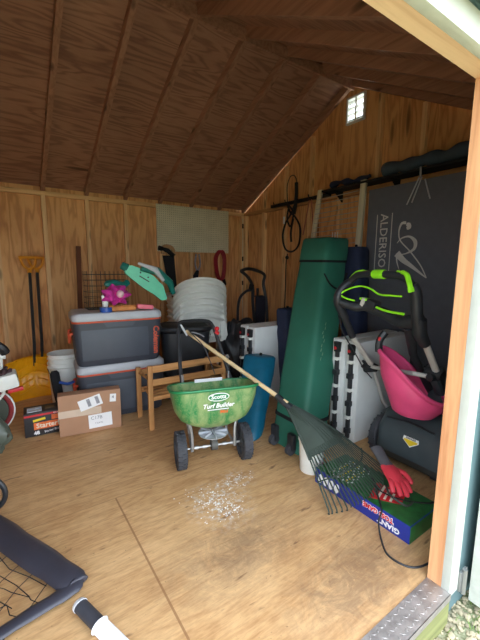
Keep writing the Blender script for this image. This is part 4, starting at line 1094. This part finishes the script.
gl([(-1.13,1.7), (-1.10,1.56), (-1.11,1.45)], .012, 'coil', x=-.13)
bm = B(); bx(bm, -.125, -.11, -.975, -.955, 1.66, 1.74, .003); wp('white_sleeve', bm, WPLAST, t)
bm = B(); tube(bm, curve([(-.10,-1.02,1.32), (-.10,-1.0,1.2), (-.10,-1.0,.9), (-.10,-.99,.62)], 4), .006, 6)
bmesh.ops.create_uvsphere(bm, u_segments=8, v_segments=6, radius=.022, matrix=M.Translation((-.10,-1.015,1.28)))
tag(obj('hanging_rope', bm, DBLACK), 'thin dark rope with a knot hanging below the black loops', 'rope')
t = thing('garden_stakes', 'pair of thin reddish stakes hanging from the rail left of the wire gate', 'stakes', (-.06,-1.33,1.5))
for a, b_ in (((-1.30,1.88), (-1.22,1.52)), ((-1.33,1.88), (-1.38,1.50))):
    bm = B(); tube(bm, [(-.06,a[0],a[1]), (-.06,b_[0],b_[1])], .006, 6); wp('stake', bm, plain('reddish_wood_stake', (176,104,84), .6), t)
# shelf along the plate with dark bundles
t = thing('wall_shelf', 'narrow dark shelf high on the right wall above the wire gate', 'shelf', (-.1,-2.3,1.9))
bm = B(); bx(bm, -.16, -.004, -3.2, -1.56, 1.905, 1.922); wp('board', bm, DBLACK, t)
for y in (-1.7,-2.3,-2.95):
    bm = B(); prism(bm, [(0,0), (.13,0), (0,-.1)], .015, frame((-.003,y,1.905), (-1,0,0), (0,0,1))); wp('bracket', bm, DBLACK, t)
bm = B(); p = [(-.09, -1.62-.11*k, 1.965+.012*math.sin(k*1.7)) for k in range(5)]
tube(bm, curve(p, 5), [.028+.012*math.sin(i*.9) for i in range(21)], 8, flat=.9)
tag(obj('dark_bundle', bm, NAVY), 'small dark cloth bundle on the high shelf above the wire gate', 'bundle')
bm = B(); p = [(-.09, -2.2-.12*k, 1.985+.008*math.sin(k*2.7)) for k in range(7)]
tube(bm, curve(p, 5), [.052+.01*math.sin(i*.8) for i in range(31)], 10)
tag(obj('rolled_tarp', bm, plain('slate_blue_tarp', (62,78,94), .8)), 'long slate blue rolled tarp on the high shelf above the sign board', 'tarp')
t = thing('tripod', 'small pale folding tripod hanging below the high shelf in front of the sign board', 'tripod', (-.17,-2.57,1.65))
for a, b_ in (((-2.555,1.85), (-2.47,1.66)), ((-2.575,1.85), (-2.51,1.67)), ((-2.60,1.83), (-2.65,1.68))):
    bm = B(); tube(bm, [(-.17,a[0],a[1]), (-.17,b_[0],b_[1])], .005, 6); wp('leg', bm, LGREY, t)
bm = B(); tube(bm, [(-.17,-2.565,1.84), (-.17,-2.56,1.925)], .008, 6); wp('hanger', bm, PGREY, t)
# wire gate with pale posts
t = thing('wire_gate', 'wire panel with two pale wooden posts leaning on the right wall', 'gate', (-.2,-1.75,0))
for ya, yb, w_ in ((-1.30,-1.525,.024), (-2.03,-2.035,.028)):
    bm = B()
    loft(bm, [[(x-(.012), y-w_, z), (x+.012, y-w_, z), (x+.012, y+w_, z), (x-.012, y+w_, z)] for x, y, z in ((-.24,ya,.01), (-.135,yb,1.935))]); wp('post', bm, PALE, t)
for k in range(16):
    z = 1.83-.045*k; f = z/1.935; ya = -1.30-.225*f; x = -.24+.055*f
    bm = B(); tube(bm, [(x,ya-.02,z), (x,-2.02,z+.01)], .0035, 5); wp('wire', bm, LWIRE, t)
for k in range(3):
    bm = B(); y = -1.76-.03*k; tube(bm, [(-.20,y,1.36), (-.20,y,1.50)], .0045, 5); wp('upright_wire', bm, WPLAST, t)
# ------------------------------------------------------------------ dark things in the far corner
t = thing('folded_stroller', 'black curved tubular frame standing in the back right corner', 'stroller', (-.15,-.5,0))
def st(pts, r=.017): bm = B(); tube(bm, curve(pts, 6), r, 8); wp('frame_tube', bm, BLACK, t)
st([(-.39,-.5,1.12), (-.30,-.5,1.145), (-.17,-.5,1.13), (-.02,-.5,1.07), (.0-.05,-.52,.95), (.02-.04,-.55,.7), (-.02,-.6,.1), (-.02,-.6,.02)], .02)
st([(-.39,-.5,1.12), (-.28,-.5,1.04), (-.21,-.5,.92), (-.20,-.5,.7), (-.17,-.52,.3), (-.17,-.54,.02)], .02)
st([(-.22,-.5,.88), (-.32,-.5,.86), (-.42,-.5,.74), (-.45,-.52,.4), (-.45,-.52,.02)])
st([(-.13,-.5,.9), (-.12,-.5,.6), (-.1,-.52,.3)])
bm = B(); bx(bm, -.19, -.04, -.56, -.53, .3, .80, .01); wp('canvas', bm, plain('dark_slate_canvas', (38,40,54), .9), t)
bm = B(); tube(bm, [(-.24,-.5,.88), (-.22,-.5,.95)], .03, 8); wp('joint', bm, DBLACK, t)
bm = B(); tube(bm, [(-.2,-.5,.80), (-.05,-.52,.80)], .008, 6); wp('cross_bar', bm, BLACK, t)
bm = B(); bmesh.ops.create_icosphere(bm, subdivisions=4, radius=1)
for v_ in bm.verts:
    n_ = v_.co.normalized(); k = 1+.10*math.sin(7*n_.x+5*n_.z)+.07*math.sin(13*n_.y-8*n_.z+2)
    v_.co = V((-.80,-1.1,.28)) + V((n_.x*.22*k, n_.y*.2*k, max(-.278, n_.z*.34*k)))
tag(obj('trash_bag', bm, BLACK), 'black bulging bag on the floor in the dark behind the spreader', 'bag')
t = thing('storage_tote', 'dark green lidded tote in the shadow right of the chair stack', 'tote', (-.62,-.75,0), -.1)
bm = B(); loft(bm, [rrect(.36,.3,.04,0), rrect(.42,.36,.05,.46)]); obj('body', bm, plain('dark_green_tote', (22,48,40), .6), t)
bm = B(); loft(bm, [rrect(.45,.39,.05,.461), rrect(.45,.39,.05,.48), rrect(.41,.35,.05,.5)]); obj('lid', bm, BLACK, t)
# ------------------------------------------------------------------ light, sky, camera
wd = bpy.data.worlds.new('sky'); sc.world = wd; wd.use_nodes = True
wt = wd.node_tree; wt.nodes.clear()
wo = wt.nodes.new('ShaderNodeOutputWorld'); bg = wt.nodes.new('ShaderNodeBackground')
sky = wt.nodes.new('ShaderNodeTexSky'); sky.sky_type = 'HOSEK_WILKIE'; sky.turbidity = 6; sky.ground_albedo = .4
sky.sun_direction = V((.3,.35,.88)).normalized()
mx = wt.nodes.new('ShaderNodeMix'); mx.data_type = 'RGBA'; mx.inputs[0].default_value = .55
mx.inputs[7].default_value = (.86,.93,1.0,1)
wt.links.new(sky.outputs[0], mx.inputs[6]); wt.links.new(mx.outputs[2], bg.inputs[0]); wt.links.new(bg.outputs[0], wo.inputs[0])
bg.inputs[1].default_value = 2.8
sl = bpy.data.lights.new('sun', 'SUN'); sl.energy = 5.0; sl.angle = .01; sl.color = (1,.95,.86)
so = bpy.data.objects.new('sun', sl); COL.objects.link(so); so.rotation_euler = (-V((.62,.30,.72))).to_track_quat('-Z','Y').to_euler()
cam = bpy.data.cameras.new('camera'); co = bpy.data.objects.new('camera', cam); COL.objects.link(co)
f_ = V((0.56222981,0.81340331,-0.14924038)); r_ = V((0.82310217,-0.56786334,0.00583389)); u_ = V((0.08000283,0.12612007,0.98878374))
co.matrix_world = M(((r_.x,u_.x,-f_.x,-2.8762), (r_.y,u_.y,-f_.y,-4.0829), (r_.z,u_.z,-f_.z,1.1661), (0,0,0,1)))
cam.sensor_fit = 'VERTICAL'; cam.sensor_height = 36; cam.lens = 350/640*36; cam.clip_start = .02
sc.camera = co
sc.view_settings.view_transform = 'Standard'; sc.view_settings.look = 'None'
sc.view_settings.gamma = 1; sc.view_settings.use_curve_mapping = False
sc.view_settings.exposure = 1.65
sc.cycles.use_denoising = True
sc.cycles.max_bounces = 12; sc.cycles.diffuse_bounces = 8
